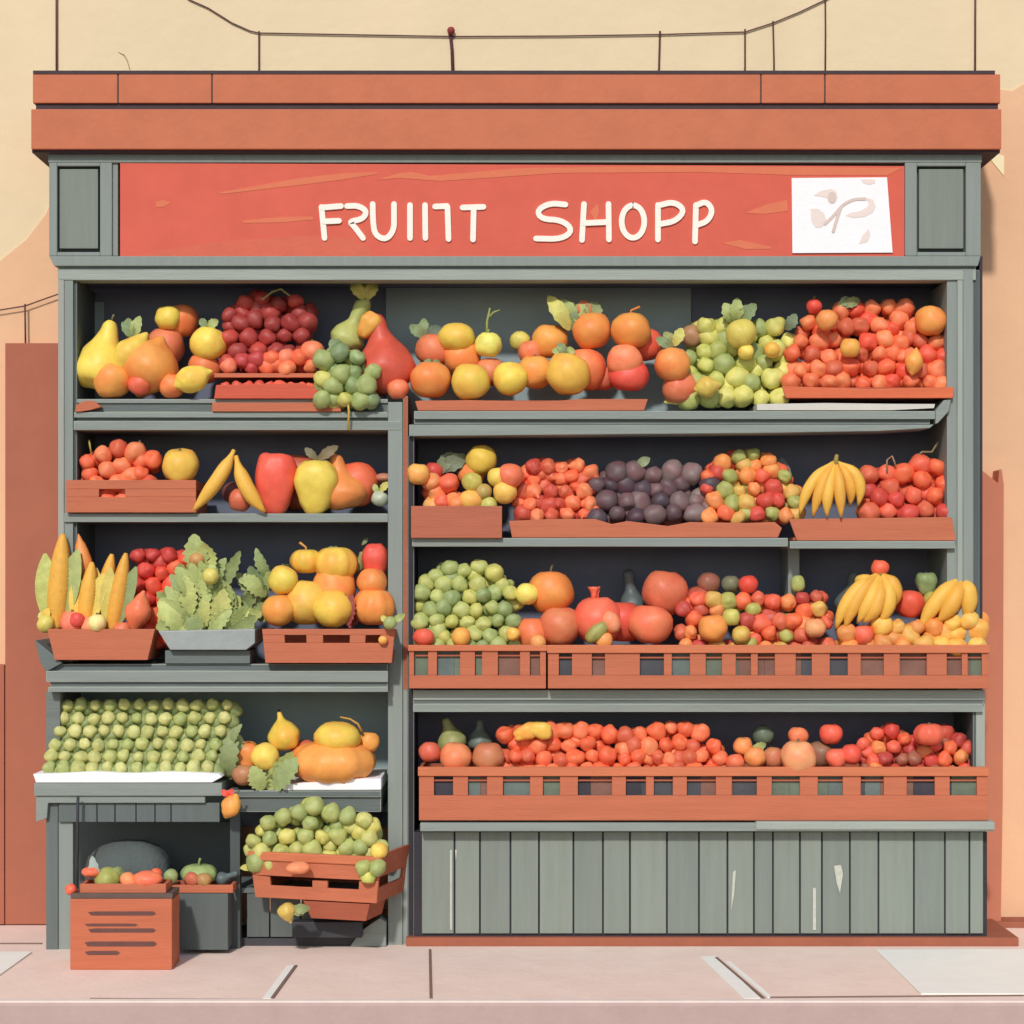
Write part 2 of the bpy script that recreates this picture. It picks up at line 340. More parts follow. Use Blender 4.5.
# paper notice
pn = thing('paper_notice', W(842, 253, -.002), 'white paper notice with faint pink drawing on the sign', 'poster')
part('paper', MB().prism([(791.7, 178), (887, 177.3), (892.6, 252.5), (792.5, 253)], -.004, .005), mat('F7F1E6', .8, .02, gain=1.12), pn)
dm = MB()
def z6(pts): return [(760 + a / 4.096, 150 + b / 4.096) for a, b in pts]
for pp in ([(222, 186), (245, 168), (290, 158), (312, 168), (318, 195), (305, 218), (285, 215), (278, 198), (250, 190)],
           [(206, 240), (235, 240), (262, 258), (272, 285), (255, 315), (228, 318), (210, 290)],
           [(405, 385), (420, 350), (445, 322), (452, 350), (440, 375)], [(412, 120), (470, 120), (472, 135), (450, 142), (425, 136)],
           [(350, 268), (372, 256), (410, 250), (440, 232), (446, 212), (430, 203), (395, 203), (380, 198), (430, 192), (462, 203), (474, 230), (462, 255), (430, 272), (385, 278)]):
    dm.prism(z6(pp), -.0055, .003)
part('drawing', dm, mat('EADAD0', .8, .02, gain=1.1), pn)
dm = MB(); stroke(dm, z6([(265, 303), (300, 270), (340, 222), (385, 200), (430, 200)]), 3, -.0068, .003); stroke(dm, z6([(300, 333), (315, 280), (332, 232)]), 3, -.0075, .003)
dm.prism([(832 + 4.5 * math.cos(k * .7), 197.5 + 6 * math.sin(k * .7)) for k in range(9)], -.0065, .003)
part('drawing', dm, mat('D9C6BB', .8, .02, gain=1.1), pn, label='darker looped stem of the drawing')

# planked counter
ct = thing('plank_counter', W(700, 938, -.02), 'grey-green planked counter under the long red crate', 'counter')
tp = MB(); tp.pb(420, 994, 823, 831.5, -.075, .42, 0)
part('countertop', tp, frh, ct, .005)
part('countertop_end', MB().pb(756, 995, 821.6, 830, -.082, .2), frlh, ct, .006)
seam = [421, 454.5, 480, 510.5, 539, 573.5, 603, 630, 667, 699, 727.5, 754, 773, 800, 822, 850, 878.5, 914, 945, 969.5, 984]
pk = MB()
for i, (a_, b_) in enumerate(zip(seam[:-1], seam[1:])): pk.pb(a_ + .9, b_ - .9, 832, 933.5, -.012 + (i * 7 % 3) * .0012, .02, i * 5 % 3)
part('plank_front', pk, [vwood('8B948A'), vwood('868F86'), vwood('90998E')], ct, .002)
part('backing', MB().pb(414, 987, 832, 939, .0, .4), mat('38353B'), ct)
wr = MB()
for pp in ([(733, 872), (736, 870), (734, 895), (731, 912)], [(834, 866), (841, 865), (843, 874), (840, 893), (837, 884)], [(813, 888), (816, 888), (816, 930), (813, 930)], [(450, 850), (452, 850), (452, 930), (450, 930)], [(455, 850), (457, 850), (456, 862)]):
    part('worn_paint', MB().prism(pp, -.0145, .01), mat('C9CCBC', .8, .1, 60), ct)

# low table, left
tb = thing('display_table', W(130, 950, -.1), 'grey painted table with planked apron holding rows of green fruit', 'table')
part('tabletop', MB().pb(34, 222, 783, 796, -.13, .55, 0), frh, tb, .004)
part('rail', MB().prism([(36, 796), (205, 796), (205, 803), (48, 803), (47, 818), (36, 822)], -.12, .03), frh, tb, .003)
ap = MB(); sx = [58, 78, 97, 115, 136, 155, 171, 220]
for a_, b_ in zip(sx[:-1], sx[1:]): ap.pb(a_ + .5, b_ - .5, 803, 822, -.105, .02)
part('apron', ap, vwood('6C7572'), tb, .002)
part('leg', MB().pb(46, 58, 803, 949.6, -.095, .05), vwood('6F7875'), tb, .003)
part('leg', MB().pb(58.5, 73, 822, 949.6, -.09, .05), fr, tb, .003)
part('leg', MB().pb(230, 240, 812, 949, -.08, .05), vwood('575F5D'), tb, .003)
part('back_board', MB().pb(60, 240, 822, 944, .3, .02), mat('575E5D', .8, .06, gain=1.2), tb)
sh = MB().prism([(33, 774), (60, 773.4), (95, 771.6), (130, 773.5), (170, 771.8), (205, 773), (219, 774), (222, 777), (212, 782.5), (120, 782.6), (36, 782.6)], -.134, .50)
solo('white_sheet', sh, mat('F8F2E8', .85, .02, gain=1.12), W(130, 783, -.1), 'white paper sheet under rows of green fruit on table', 'paper', None, .002)
sh = MB().prism([(281, 778), (290, 784), (330, 781), (345, 784), (346, 779), (381, 778.6), (381, 789.8), (345, 790), (283, 790)], -.079, .40)
solo('white_sheet', sh, mat('F8F2E8', .85, .02, gain=1.12), W(330, 790, -.1), 'white folded paper under the orange pumpkin', 'paper', None, .002)
# low bench of planks behind the crates
bn = thing('plank_bench', W(290, 945, -.03), 'low grey plank bench under the grape crate', 'bench')
pk = MB()
for a_, b_ in ((174, 221), (222.5, 233), (247, 269), (270.5, 300), (301.5, 330), (331.5, 362)): pk.pb(a_, b_, 893, 937, -.03, .02)
part('plank_front', pk, vwood('656D6A'), bn, .002)
part('bench_top', MB().pb(172, 362, 888, 893, -.035, .3), frd, bn, .002)
part('gap_shade', MB().pb(205, 385, 938, 946, -.02, .3), mat('47464A'), bn)  # dark box painting the shade in the gap under the bench
part('end_block', MB().prism([(350, 946.5), (386, 946.5), (386, 922), (380, 918), (368, 926), (360, 932)], -.04, .1), frh, bn, .003)

# ------------------------------------------------------------------ crates
CR = 'CB7656'
def crate(name, px0, px1, rt, rb, y, dep, label, style='solid', posts=(), rim=8, low=12, col=CR, group=None, cat='crate', slots=(), taper=0, rot=0, floor_row=None):
    if style != 'solid' and floor_row is None: floor_row = rt + rim + 4
    s = sc(y); w_ = (px1 - px0) * s; h = (rb - rt) * s; base = W(px0, rb, y)
    t = thing(name, base, label, cat, group, rot)
    th = .014; m = [wood(col), wood('B9694D')]
    def X(p): return (p - px0) * s
    f = MB()
    if style == 'solid':
        if slots:
            cur = 0; z0, z1 = (rb - slots[0][3]) * s, (rb - slots[0][2]) * s
            f.box(0, w_, 0, th, 0, z0); f.box(0, w_, 0, th, z1, h)
            for a, b, _, _ in slots: f.box(cur, X(a), .0005, th, z0, z1); cur = X(b)
            f.box(cur, w_, .0005, th, z0, z1)
        else: f.box(0, w_, 0, th, 0, h)
    else:
        f.box(0, w_, 0, th, 0, low * s)
        for a, b in posts: f.box(X(a), X(b), .003, th + .003, low * s, h - rim * s)
    if taper:
        for v in f.v: v.x = w_ / 2 + (v.x - w_ / 2) * (1 - taper * (1 - v.z / h))
    part('front_panel', f, m[0], t, .0025, local=True)
    if style != 'solid':
        part('rim', MB().box(-.004, w_ + .004, -.006, th + .006, h - rim * s, h), wood('D98059'), t, .003, local=True)
    if style != 'solid':
        rl_ = random.Random(int(px1)); x = th + .004
        while x < w_ - th - .03:
            x2 = min(w_ - th - .004, x + rl_.uniform(.06, .16))
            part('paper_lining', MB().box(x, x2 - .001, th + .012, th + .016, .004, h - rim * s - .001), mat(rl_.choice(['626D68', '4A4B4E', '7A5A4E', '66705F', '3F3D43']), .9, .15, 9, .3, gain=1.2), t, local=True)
            x = x2
    b = MB().box(0, w_, dep - th, dep, 0, h * .9)
    for v in b.v: v.x = w_ / 2 + (v.x - w_ / 2) * (1 - taper * (1 - v.z / h))
    part('back_panel', b, m[1], t, .002, local=True)
    for q in (0, 1):
        x = (w_ - th) * q; sd = MB()
        if style == 'solid' and not slots: sd.box(x, x + th, th, dep - th, 0, h * .96)
        else:
            sd.box(x, x + th, th + .004, dep - th, 0, low * s); sd.box(x, x + th, th + .004, dep - th, h - (rim + 2) * s, h * .98)
            sd.box(x, x + th, dep * .45, dep * .55, low * s, h - (rim + 2) * s)
        for v in sd.v: v.x = w_ / 2 + (v.x - w_ / 2) * (1 - taper * (1 - v.z / h))
        part('side_panel', sd, m[0], t, .002, local=True)
    fz = .006 if floor_row is None else (rb - floor_row) * s
    part('floor', MB().box(th + .01 + taper * w_ / 2, w_ - th - .01 - taper * w_ / 2, th, dep - th, max(0, fz - .006), fz), m[1], t, local=True)
    return t
crate('wooden_crate', 66, 196, 480, 512.5, -.03, .3, 'solid terracotta crate with oval handle hole full of tomatoes', slots=((99, 125, 489, 497),))
crate('wooden_crate', 47, 155, 629, 660, -.1, .28, 'tapered terracotta crate holding corn and onions', taper=.14)
crate('wooden_crate', 262, 395, 629, 663, -.13, .3, 'terracotta crate with three square holes under yellow squash', slots=((284, 306, 635, 643), (323, 350, 635, 646), (366, 381, 635, 643)), taper=.05)
crate('wooden_crate', 409, 546, 645, 688.5, -.07, .35, 'slatted crate of green grapes on the third right shelf', 'win', ((409, 414), (428, 437), (460, 475), (482, 498), (520, 530), (540, 546)), 6, 13)
crate('wooden_crate', 548, 989, 645, 688.5, -.075, .35, 'long slatted crate under tomatoes and bananas on third shelf', 'win', ((548, 559), (572, 592), (605, 640), (664, 672), (690, 706), (722, 736), (751, 758), (775, 796), (812, 830), (848, 861), (884, 900), (927, 947), (962, 968), (982, 989)), 8, 13)
crate('wooden_crate', 419, 988, 767, 820.5, -.06, .38, 'longest slatted crate, on the planked counter, full of red fruit', 'win', ((419, 434), (453, 468), (487, 503), (530, 543), (560, 578), (612, 626), (646, 654), (673, 687), (716, 732), (757, 772), (800, 818), (843, 861), (884, 907), (935, 950), (977, 988)), 9, 25)
crate('wooden_crate', 411, 502, 506, 538, -.035, .3, 'short terracotta crate of mixed fruit by the middle post', taper=.0, col='BF6F54')
def rough_board(name, pts, y, dep, label, col=CR, lip=True):
    t = thing(name, W(pts[0][0], max(p[1] for p in pts), y), label, 'tray')
    part('front_board', MB().prism(pts, y, .014), wood(col), t, .0025)
    x0 = min(p[0] for p in pts); x1 = max(p[0] for p in pts); rb = max(p[1] for p in pts)
    rt = min(p[1] for p in pts); hb = 3 if rb - rt > 13 else rb - rt - 1.5
    part('base_board', MB().pb(x0 + 4, x1 - 6, rb - hb, rb - .3, y + .0145, dep), wood('B9694D'), t, .001)
    return t
rough_board('wooden_tray', [(509, 521), (550, 519), (595, 519), (612, 524), (628, 521), (668, 526), (690, 522), (745, 523), (775, 522), (782, 528), (778, 537.6), (512, 537.6)], -.005, .3, 'jagged orange wood tray under black plums')
rough_board('wooden_tray', [(789, 519), (952, 517), (956, 540.6), (797, 540.6)], -.01, .3, 'orange wood tray under bananas and red apples')
rough_board('wooden_tray', [(415, 401), (470, 400), (540, 402), (580, 399), (648, 399), (644, 410.6), (418, 410.6)], -.01, .3, 'thin orange wood tray under the yellow and orange fruit')
rough_board('wooden_tray', [(782, 386), (870, 389), (954, 387), (953, 398), (786, 398)], -.015, .3, 'thin orange tray under the big red tomato heap', 'E4764F')
solo('paper_liner', MB().prism([(757, 404), (826, 403), (890, 403.8), (935, 404), (934, 408), (890, 410.2), (757, 410.2)], -.014, .3), mat('DCD8CC', .8, .03), W(840, 410, 0), 'pale paper liner on top right shelf under red heap', 'paper')
rough_board('wooden_tray', [(213, 373.2), (316, 373.2), (316, 377.5), (213, 377.5)], .02, .25, 'upper of two thin trays under dark red grapes', 'D77A58')
rough_board('wooden_tray', [(216, 385), (300, 383), (318, 388), (318, 398.6), (214, 398.6)], .0, .28, 'lower of two thin trays under dark red grapes', 'D9644C')
solo('loose_board', MB().pb(212, 341, 402.5, 411.5, -.01, .04), wood(CR), W(280, 411, 0), 'loose orange wood strip on lip of top left shelf', 'board', None, .002)
solo('wood_offcut', MB().prism([(75, 411.6), (76, 405), (85, 400.6), (94, 401), (101, 407), (90, 410), (80, 411.6)], -.01, .04), wood(CR), W(88, 411, 0), 'small rounded orange offcut at left end of top shelf', 'offcut', None, .002)
# metal pan under the leafy greens
pan = MB().prism([(158, 631), (255, 629), (255, 643), (246, 650), (170, 650)], -.11, .3)
solo('metal_pan', pan, mat('A3AAA6', .5, .08, spec=.5), W(200, 660, -.1), 'pale grey shallow pan under leafy green lettuce', 'pan', None, .004)
solo('pan_stand', MB().pb(165, 250, 650.5, 663.6, -.075, .2), wood('747D79'), W(200, 663, -.07), 'low grey block under the lettuce pan', 'block', None, .003)

# rotated crate bottom left with grapes
gc = thing('wooden_crate', W(376, 906, -.30), 'sagging tapered terracotta crate full of green grapes above bench', 'crate', None, 0)
th_ = R(-17); s_ = sc(-.3)
def rotm(loc, a): return Matrix.Translation(loc) @ Matrix.Rotation(a, 4, 'Z')
Lw, Hh, Dp = 136 * s_ / math.cos(th_), 46 * s_, .36
def gbox(mb, x0, x1, y0, y1, z0, z1, M): mb.box(x0, x1, y0, y1, z0, z1, 0, M)
M0 = rotm(W(380, 904, -.30), th_)
def taper_in(mb, k=.07):
    inv = M0.inverted()
    for i_, v in enumerate(mb.v):
        q = inv @ v; t = 1 - q.z / Hh; q.x = -Lw / 2 + (q.x + Lw / 2) * (1 - k * t); q.y = q.y + (Dp / 2 - q.y) * k * t
        q.z -= .012 * math.sin(math.pi * max(0, min(1, -q.x / Lw))) * (1 if q.z > 0 else .6)          # sagging boards
        mb.v[i_] = M0 @ q
    return mb
def gseg(mb, x0, x1, *a):
    n_ = 6
    for k in range(n_): gbox(mb, x0 + (x1 - x0) * k / n_, x0 + (x1 - x0) * (k + 1) / n_, *a)
f = MB(); gbox(f, -Lw, 0, 0, .014, 0, .05, M0); part('front_board', taper_in(f), wood(CR), gc, .002)
f = MB(); gbox(f, -Lw, 0, 0, .014, .088, Hh - .03, M0); part('front_board', taper_in(f), wood(CR), gc, .002)
for a, b in ((-1, -.86), (-.52, -.40), (-.15, 0)):
    f = MB(); gbox(f, a * Lw, b * Lw, .0006, .0134, .05, .088, M0); part('post', taper_in(f), wood(CR), gc, .001)
f = MB(); gbox(f, -Lw - .006, .006, -.008, .0165, Hh - .03, Hh + .004, M0); part('rim', taper_in(f), wood('D98059'), gc, .004)
f = MB(); gbox(f, -.014, 0, .0145, Dp, 0, .06, M0); part('side_board', taper_in(f), wood('B9694D'), gc, .002)
f = MB(); gbox(f, -.014, 0, .0145, Dp, .10, Hh + .01, M0); part('side_board', taper_in(f), wood('B9694D'), gc, .002)
f = MB(); gbox(f, -.0135, -.0005, Dp - .06, Dp, .06, .10, M0); part('post', taper_in(f), wood('B9694D'), gc, .001)
f = MB(); gbox(f, -Lw, -Lw + .014, .0145, Dp, 0, Hh, M0); part('side_board', taper_in(f), wood('B9694D'), gc, .002)
f = MB(); gbox(f, -Lw + .015, -.015, Dp - .014, Dp, 0, Hh, M0); part('back_board', taper_in(f), wood('B9694D'), gc, .002)
f = MB(); gbox(f, -Lw + .015, -.015, .015, Dp - .015, .0, .008, M0); part('floor', taper_in(f), wood('A9603F'), gc)
f = MB(); gbox(f, -Lw * .6, -.05, .02, .20, -.075, -.006, M0)
inv0 = M0.inverted()
for i_, v in enumerate(f.v):
    q = inv0 @ v
    if q.z < -.04: q.x = -Lw * .3 + (q.x + Lw * .3) * .82; q.y += .01
    f.v[i_] = M0 @ q
part('foot_board', f, wood('B06148'), gc, .003)
st_ = solo('crate_stand', MB().pb(292, 362, 922, 938, -.10, .12), mat('3E4043'), W(327, 938, -.1), 'dark low stand under the sagging grape crate', 'stand', None, .004)

# red slotted box on the pavement
rb_ = thing('slotted_box', W(121, 970, -.5), 'tall orange box with dark slots standing on the pavement', 'box')
m_ = wood('CB7453')
s5 = sc(-.5)
def RX(p): return (p - 512) * s5
def RZ(r): return EYE + (HZ - r) * s5
bx = MB(); bx.box(RX(70), RX(172), -.5, -.482, 0.0, RZ(899))
bm_ = part('front_panel', bx, m_, rb_, .004)
sx_ = MB()
for a, b, r, t in ((88, 156, 913.5, 2), (84.5, 138, 925, 1.3), (88, 156, 930.5, 2), (84.5, 157, 944, 2.4), (84.5, 120, 953, 2)):
    sx_.prism([(a, r - t * .6), (a + 6, r - t), (b - 3, r - t), (b, r), (b - 3, r + t), (a + 3, r + t)], -.5015, .004)
part('slot', sx_, mat('6E4A44'), bm_)
part('side_panel', MB().box(RX(70), RX(70) + .016, -.4815, -.33, 0, RZ(900)), m_, rb_, .003)
part('side_panel', MB().box(RX(172) - .016, RX(172), -.4815, -.33, 0, RZ(900)), m_, rb_, .003)
part('back_panel', MB().box(RX(70) + .017, RX(172) - .017, -.346, -.33, 0, RZ(900)), m_, rb_, .003)
part('lid', MB().box(RX(70), RX(172), -.49, -.33, RZ(899), RZ(894)), mat('6B5A52'), rb_, .002)
crate('shallow_tray', 80, 166, 884, 893, -.475, .14, 'shallow orange tray of small vegetables on the slotted box', cat='tray')
stnd = MB().pb(176, 228, 893.5, 950, -.2, .12)
solo('grey_block', stnd, vwood('656D6A'), W(200, 950, -.2), 'grey wooden block beside the orange slotted box', 'block', None, .003)
crate('shallow_tray', 171, 233, 885, 893, -.2, .14, 'shallow orange tray of green peppers on the grey block', cat='tray')
wire('thin_rod', [(77, 905), (77.5, 822), (78, 796)], .006, 'thin dark rod standing upright beside the orange box', 'rod', -.16, '3E4043')
# grey sacks behind the box
sk = MB().lathe([(-.01, .05), (0, .15), (.05, .18), (.12, .19), (.18, .17), (.22, .13), (.245, .07), (.25, .01)], 22, 5, .12, Matrix.Translation(W(130, 902, .05)) @ Matrix.Scale(.8, 4, (0, 1, 0)))
sk.pb(88, 172, 902, 948, -.02, .2)
for v in sk.v[-8:]: pass
solo('cloth_sack', sk, mat('5F6865', .9, .1, 12, .5), W(130, 945, .05), 'lumpy grey cloth sack standing under the table', 'sack')

# ------------------------------------------------------------------ fruit shapes
def sph_prof(n=14, top=.16, bot=.1):
    out = []
    for i in range(n + 1):
        a = math.pi * i / n; r = math.sin(a); z = math.cos(a)
        z -= top * math.exp(-(a / .4) ** 2); z += bot * math.exp(-((math.pi - a) / .4) ** 2)
        out.append((z, max(r, .01)))
    return out
def smooth_prof(P, k=4):
    out = []
    for i in range(len(P) - 1):
        p0, p1, p2, p3 = P[max(i - 1, 0)], P[i], P[i + 1], P[min(i + 2, len(P) - 1)]
        for j in range(k):
            t = j / k
            out.append(tuple(.5 * ((2 * b) + (c - a) * t + (2 * a - 5 * b + 4 * c - d) * t * t + (3 * b - a - 3 * c + d) * t ** 3) for a, b, c, d in zip(p0, p1, p2, p3)))
    out.append(P[-1]); return [(z, max(r, .008)) for z, r in out]
SH = {  # profile, lobes, amp, stem height
 'round': (sph_prof(), 0, 0, .86), 'ball': (sph_prof(12, .05, .04), 0, 0, .96),
 'squash': ([(z * .8, r) for z, r in sph_prof(14, .22, .12)], 9, .10, .62),
 'melon': (sph_prof(14, .05, .05), 8, .03, .95),
 'pear': (smooth_prof([(1.42, .02), (1.40, .16), (1.25, .27), (.95, .33), (.6, .46), (.2, .78), (-.25, .98), (-.65, .90), (-.93, .5), (-.96, .02)]), 0, 0, 1.4),
 'pepper': (smooth_prof([(.78, .02), (.84, .2), (.93, .5), (.74, .82), (.3, .98), (-.2, .88), (-.75, .66), (-1.02, .36), (-.98, .02)]), 4, .12, .8),
 'lemon': (smooth_prof([(1.32, .02), (1.26, .14), (1.05, .33), (.7, .68), (.2, .95), (-.25, .95), (-.7, .68), (-1.05, .33), (-1.24, .12), (-1.28, .02)]), 0, 0, 1.3),
 'gourd': (smooth_prof([(1.9, .02), (1.88, .3), (1.6, .42), (1.1, .38), (.6, .42), (.1, .72), (-.35, .88), (-.75, .7), (-.98, .3), (-1.0, .02)]), 0, 0, 1.85),
 'fig': (smooth_prof([(1.35, .02), (1.3, .12), (1.0, .22), (.65, .55), (.1, .95), (-.4, .95), (-.8, .62), (-.95, .02)]), 6, .05, 1.3),
}
def stem_mb(c, h, r=.004, lean=.2):
    return MB().tube([c - Vector((0, 0, h * .3)), c + Vector((lean * h * .3, 0, h * .4)), c + Vector((lean * h, 0, h))], [r * 1.3, r, r * 1.15], 6)
def leaf_mb(base, tip, wid, mb=None, bend=.25, ser=0, mi=0, roll=0, n=8):
    base = Vector(base); tip = Vector(tip); mb = mb or MB(); d = tip - base; L = d.length
    sd = d.cross(Vector((0, -1, 0))).normalized() if abs(d.normalized().y) < .95 else Vector((1, 0, 0))
    nr = sd.cross(d).normalized()
    if roll: q = Matrix.Rotation(roll, 3, d.normalized()); sd = q @ sd; nr = q @ nr
    vs = []; fs = []
    for i in range(n + 1):
        t = i / n; ww = wid / 2 * (math.sin(math.pi * min(1, t * .93 + .05)) ** .75)
        if ser: ww *= 1 + ser * (1 if i % 2 else -.6)
        c = base + d * t + nr * (bend * L * math.sin(math.pi * t))
        vs += [c + sd * ww + nr * ww * .25, c, c - sd * ww + nr * ww * .25]
    for i in range(n):
        for k in (0, 1): a = i * 3 + k; fs.append((a, a + 1, a + 4, a + 3))
    return mb.add(vs, fs, mi, True)
CATN = {}
def fruit(name, kind, px, py, r, col, y, label, cat=None, sx=1, sz=1, tilt=0, stem=5, leaves=(), group=None, lean=.2, stemcol='7A7350', yaw=0, fwd=0, blush=None):
    s = sc(y); c = W(px, py, y); prof, lobes, amp, sh = SH[kind]
    M = Matrix.Translation(c) @ Matrix.Rotation(R(tilt), 4, 'Y') @ Matrix.Rotation(R(fwd), 4, 'X') @ Matrix.Rotation(R(yaw), 4, 'Z') @ Matrix.Diagonal((r * s * sx, r * s * min(sx, 1.0), r * s * sz, 1))
    mb = lump(MB().lathe(prof, 30 if lobes else 24, lobes, amp, M), .11 if kind not in ('squash',) else .04, px * .37 + py * .11, c, 1 / (r * s))
    o = solo(name, mb, fm(col), c, label, cat or name.replace('_', ' '), group)
    if stem:
        top = M @ Vector((0, 0, sh)); dr = ((M @ Vector((0, 0, sh + 1))) - top).normalized()
        h = stem * s
        sm = MB().tube([top - dr * h * .4, top + dr * h * .4, top + dr * h + Vector((lean * h, 0, 0))], [.0055, .0042, .0055], 7)
        part('stem', sm, mat(stemcol, .7), o)
    for (a, b, c_, d_, wd, hc) in leaves:                 # base px,row -> tip px,row, width px, colour
        part('leaf', leaf_mb(W(a, b, y + .0), W(c_, d_, y + .01), wd * s, ser=.12), lf(hc), o)
    return o

from mathutils import noise as mno
def lump(mb, amp, sd, c=Vector((0, 0, 0)), k=1.0):
    for v in mb.v:
        d = v - c; q = mno.noise(d * k * 1.1 + Vector((sd * 3.1, sd * 1.7, sd))) + .4 * mno.noise(d * k * 2.6 + Vector((sd, 0, 5)))
        v += d * amp * q
    return mb
# shared small-fruit meshes for heaps
PROTO = {}
def pmesh(kind, col):
    if (kind, col) not in PROTO:
        prof, lobes, amp, sh = SH[kind]
        PROTO[(kind, col)] = [lump(MB().lathe(prof, 18, lobes, amp), .22, k * 7.3 + len(PROTO)).mesh('small_fruit', [fm(col)]) for k in range(3)]
    return random.choice(PROTO[(kind, col)])
def interp(P, x):
    for (a, b), (c, d) in zip(P[:-1], P[1:]):
        if a <= x <= c: return b + (d - b) * (x - a) / max(c - a, 1e-6)
    return 1e9
STEMM = None
def pile(name, cat, label, group, prof, base, r, yf, pal, kind='ball', parent=None, back=1, jit=.3, seed=1, slope=.3, avoid=(), grid=False, maxn=999, pitch=1.42, stems=False):
    rnd = random.Random(seed); x0, x1 = prof[0][0], prof[-1][0]; n = 0; out = []
    for lay in range(1 + back):
        cand = []; deep = set()
        rr = r * (1 if lay == 0 else 1.05)
        if not grid:
            x = x0 + rr * .9 + lay * rr
            while x <= x1 - rr * .9 + .1:
                cand.append((x, interp(prof, x) + rr * (1 + .25 * lay), 1)); x += rr * (1.7 + rnd.random() * .25)
        row = base - rr; k = 0
        while row > 0 and row - rr > min(p[1] for p in prof) - 2:
            x = x0 + rr + ((k + lay) % 2) * rr * .95
            while x <= x1 - rr * .8:
                cand.append((x + rnd.uniform(-jit, jit) * rr, row + rnd.uniform(-jit, jit) * rr, 0)); x += rr * 1.92
            row -= rr * 1.6; k += 1
        acc = []
        for _ in range(int(220 * (1 - grid))):
            cand.append((rnd.uniform(x0 + rr * .8, x1 - rr * .8), rnd.uniform(min(p[1] for p in prof), base - rr), 2))
        for cx, cy, edge in cand:
            if cy - rr * (.75 if not lay else 1.0) < interp(prof, cx) and edge != 1: continue
            if cy > base - rr * .6: continue
            if any((cx - a) ** 2 + (cy - b) ** 2 < ((pitch if edge != 2 else 1.15) * rr) ** 2 for a, b in acc): continue
            if any((cx - a) ** 2 + (cy - b) ** 2 < (q + rr * .35) ** 2 for a, b, q in avoid): continue
            acc.append((cx, cy))
            if edge == 2: deep.add((cx, cy))
        for cx, cy in acc:
            if n >= maxn: break
            y = yf + (base - cy) * .004 * slope + (.5 * r * .004 if (cx, cy) in deep else 0) + lay * r * .0058 + rnd.uniform(-.1, .1) * r * .004
            q = rr * rnd.uniform(.86, 1.24) * sc(y); p = W(cx, cy, y)
            cc = rnd.choice(pal); o = bpy.data.objects.new(name, pmesh(kind, cc)); C.objects.link(o)
            o.scale = (q * rnd.uniform(.92, 1.1), q, q * rnd.uniform(.9, 1.06)); o.rotation_euler = (rnd.uniform(-.9, .4), rnd.uniform(-.7, .7), rnd.uniform(0, 6)) if kind != 'fig' else (rnd.uniform(1.6, 4.6), rnd.uniform(-1, 1), rnd.uniform(0, 6))
            if parent: o.parent = parent; o.location = p - ORG[parent.name]
            else:
                o.location = p; tag(o, label, cat, group)
            out.append(o); n += 1
    return out
def bunch(px, row, y, label, prof, base, r, pal, seed, leaves=(), stempts=None, back=1, slope=.3, name='grape_bunch', cat='grapes', maxn=100, stemcol='8C8A55', group=None):
    t = thing(name, W(px, row, y), label, cat, group)
    pile('grape', None, None, None, prof, base, r, y, pal, parent=t, back=back, seed=seed, slope=slope, maxn=maxn)
    if stempts: part('stem', MB().tube([W(a, b, y - .01) for a, b in stempts], .0045, 6), mat(stemcol), t)
    for (a, b, c_, d_, wd, hc) in leaves: part('leaf', leaf_mb(W(a, b, y + .03), W(c_, d_, y + .02), wd * sc(y), ser=.15), lf(hc), t)
    return t
def bez(a, b, c, n=10): return [a * (1 - t) ** 2 + b * 2 * t * (1 - t) + c * t * t for t in [i / n for i in range(n + 1)]]
def banana_mb(p0, pc, p1, wd, y, dy=0.0, mb=None):
    mb = mb or MB(); s = sc(y); P = bez(W(*p0, y + .015), W(*pc, y - .02 + dy), W(*p1, y + dy), 12)
    rs = [wd * s * .5 * k for k in (.28, .34, .55, .82, .96, 1, 1, 1, .97, .86, .68, .42, .2)]
    mb.tube(P, rs, 7); k = len(mb.m)
    return mb
def bananas(px, row, y, label, crown, items, wd, tipc='8A6A3C', cols=('FBC456', 'F4B54C')):
    t = thing('banana_bunch', W(px, row, y), label, 'bananas')
    for i, (pc, p1, dy) in enumerate(items):
        b = part('banana', banana_mb((crown[0] + i * .8 - len(items) * .4, crown[1]), pc, p1, wd, y, dy), mat(cols[i % len(cols)], .5, .08, 18, .08, .3), t)
        e = W(*p1, y + dy); d = (W(*p1, y + dy) - W(*pc, y + dy)).normalized()
        part('tip', MB().tube([e - d * .006, e + d * .008], [.0055, .003], 6), mat(tipc), b)
    c0 = W(crown[0], crown[1], y + .012)
    part('crown_stem', MB().tube([c0 - Vector((0, 0, .02)), c0 + Vector((0, 0, .01)), c0 + Vector((.004, 0, .03))], [.013, .010, .007], 8), mat('A38E4A'), t)
    return t
F = fruit
exec_order = True

# ------------------------------------------------------------------ top left shelf (shelf top at row 399)
F('pear', 'pear', 102, 360, 30, YEL, .10, 'large yellow pear at left end of the top left shelf', tilt=14, sx=.9, sz=1.02, stem=4)
F('papaya', 'lemon', 150, 366, 30, ORA, .08, 'big deep orange papaya beside the large yellow pear', sx=1.05, sz=.82, tilt=20, stem=0, leaves=((132, 340, 128, 318, 12, DGR), (134, 340, 140, 316, 11, GRE), (136, 340, 122, 322, 9, DGR)))
F('mango', 'lemon', 130, 354, 20, YEL, .04, 'yellow mango leaning on the big orange papaya', sx=.75, sz=1.0, tilt=40, stem=0)
F('orange', 'round', 112, 380, 19, 'E9954A', .05, 'orange at the foot of the large yellow pear', stem=0)
F('peach', 'round', 181, 321, 18, DOR, .22, 'orange peach topmost behind the yellow apple', stem=0)
F('apricot', 'round', 168, 318, 13, YEL, .16, 'small pale yellow apricot against the topmost peach', stem=2)
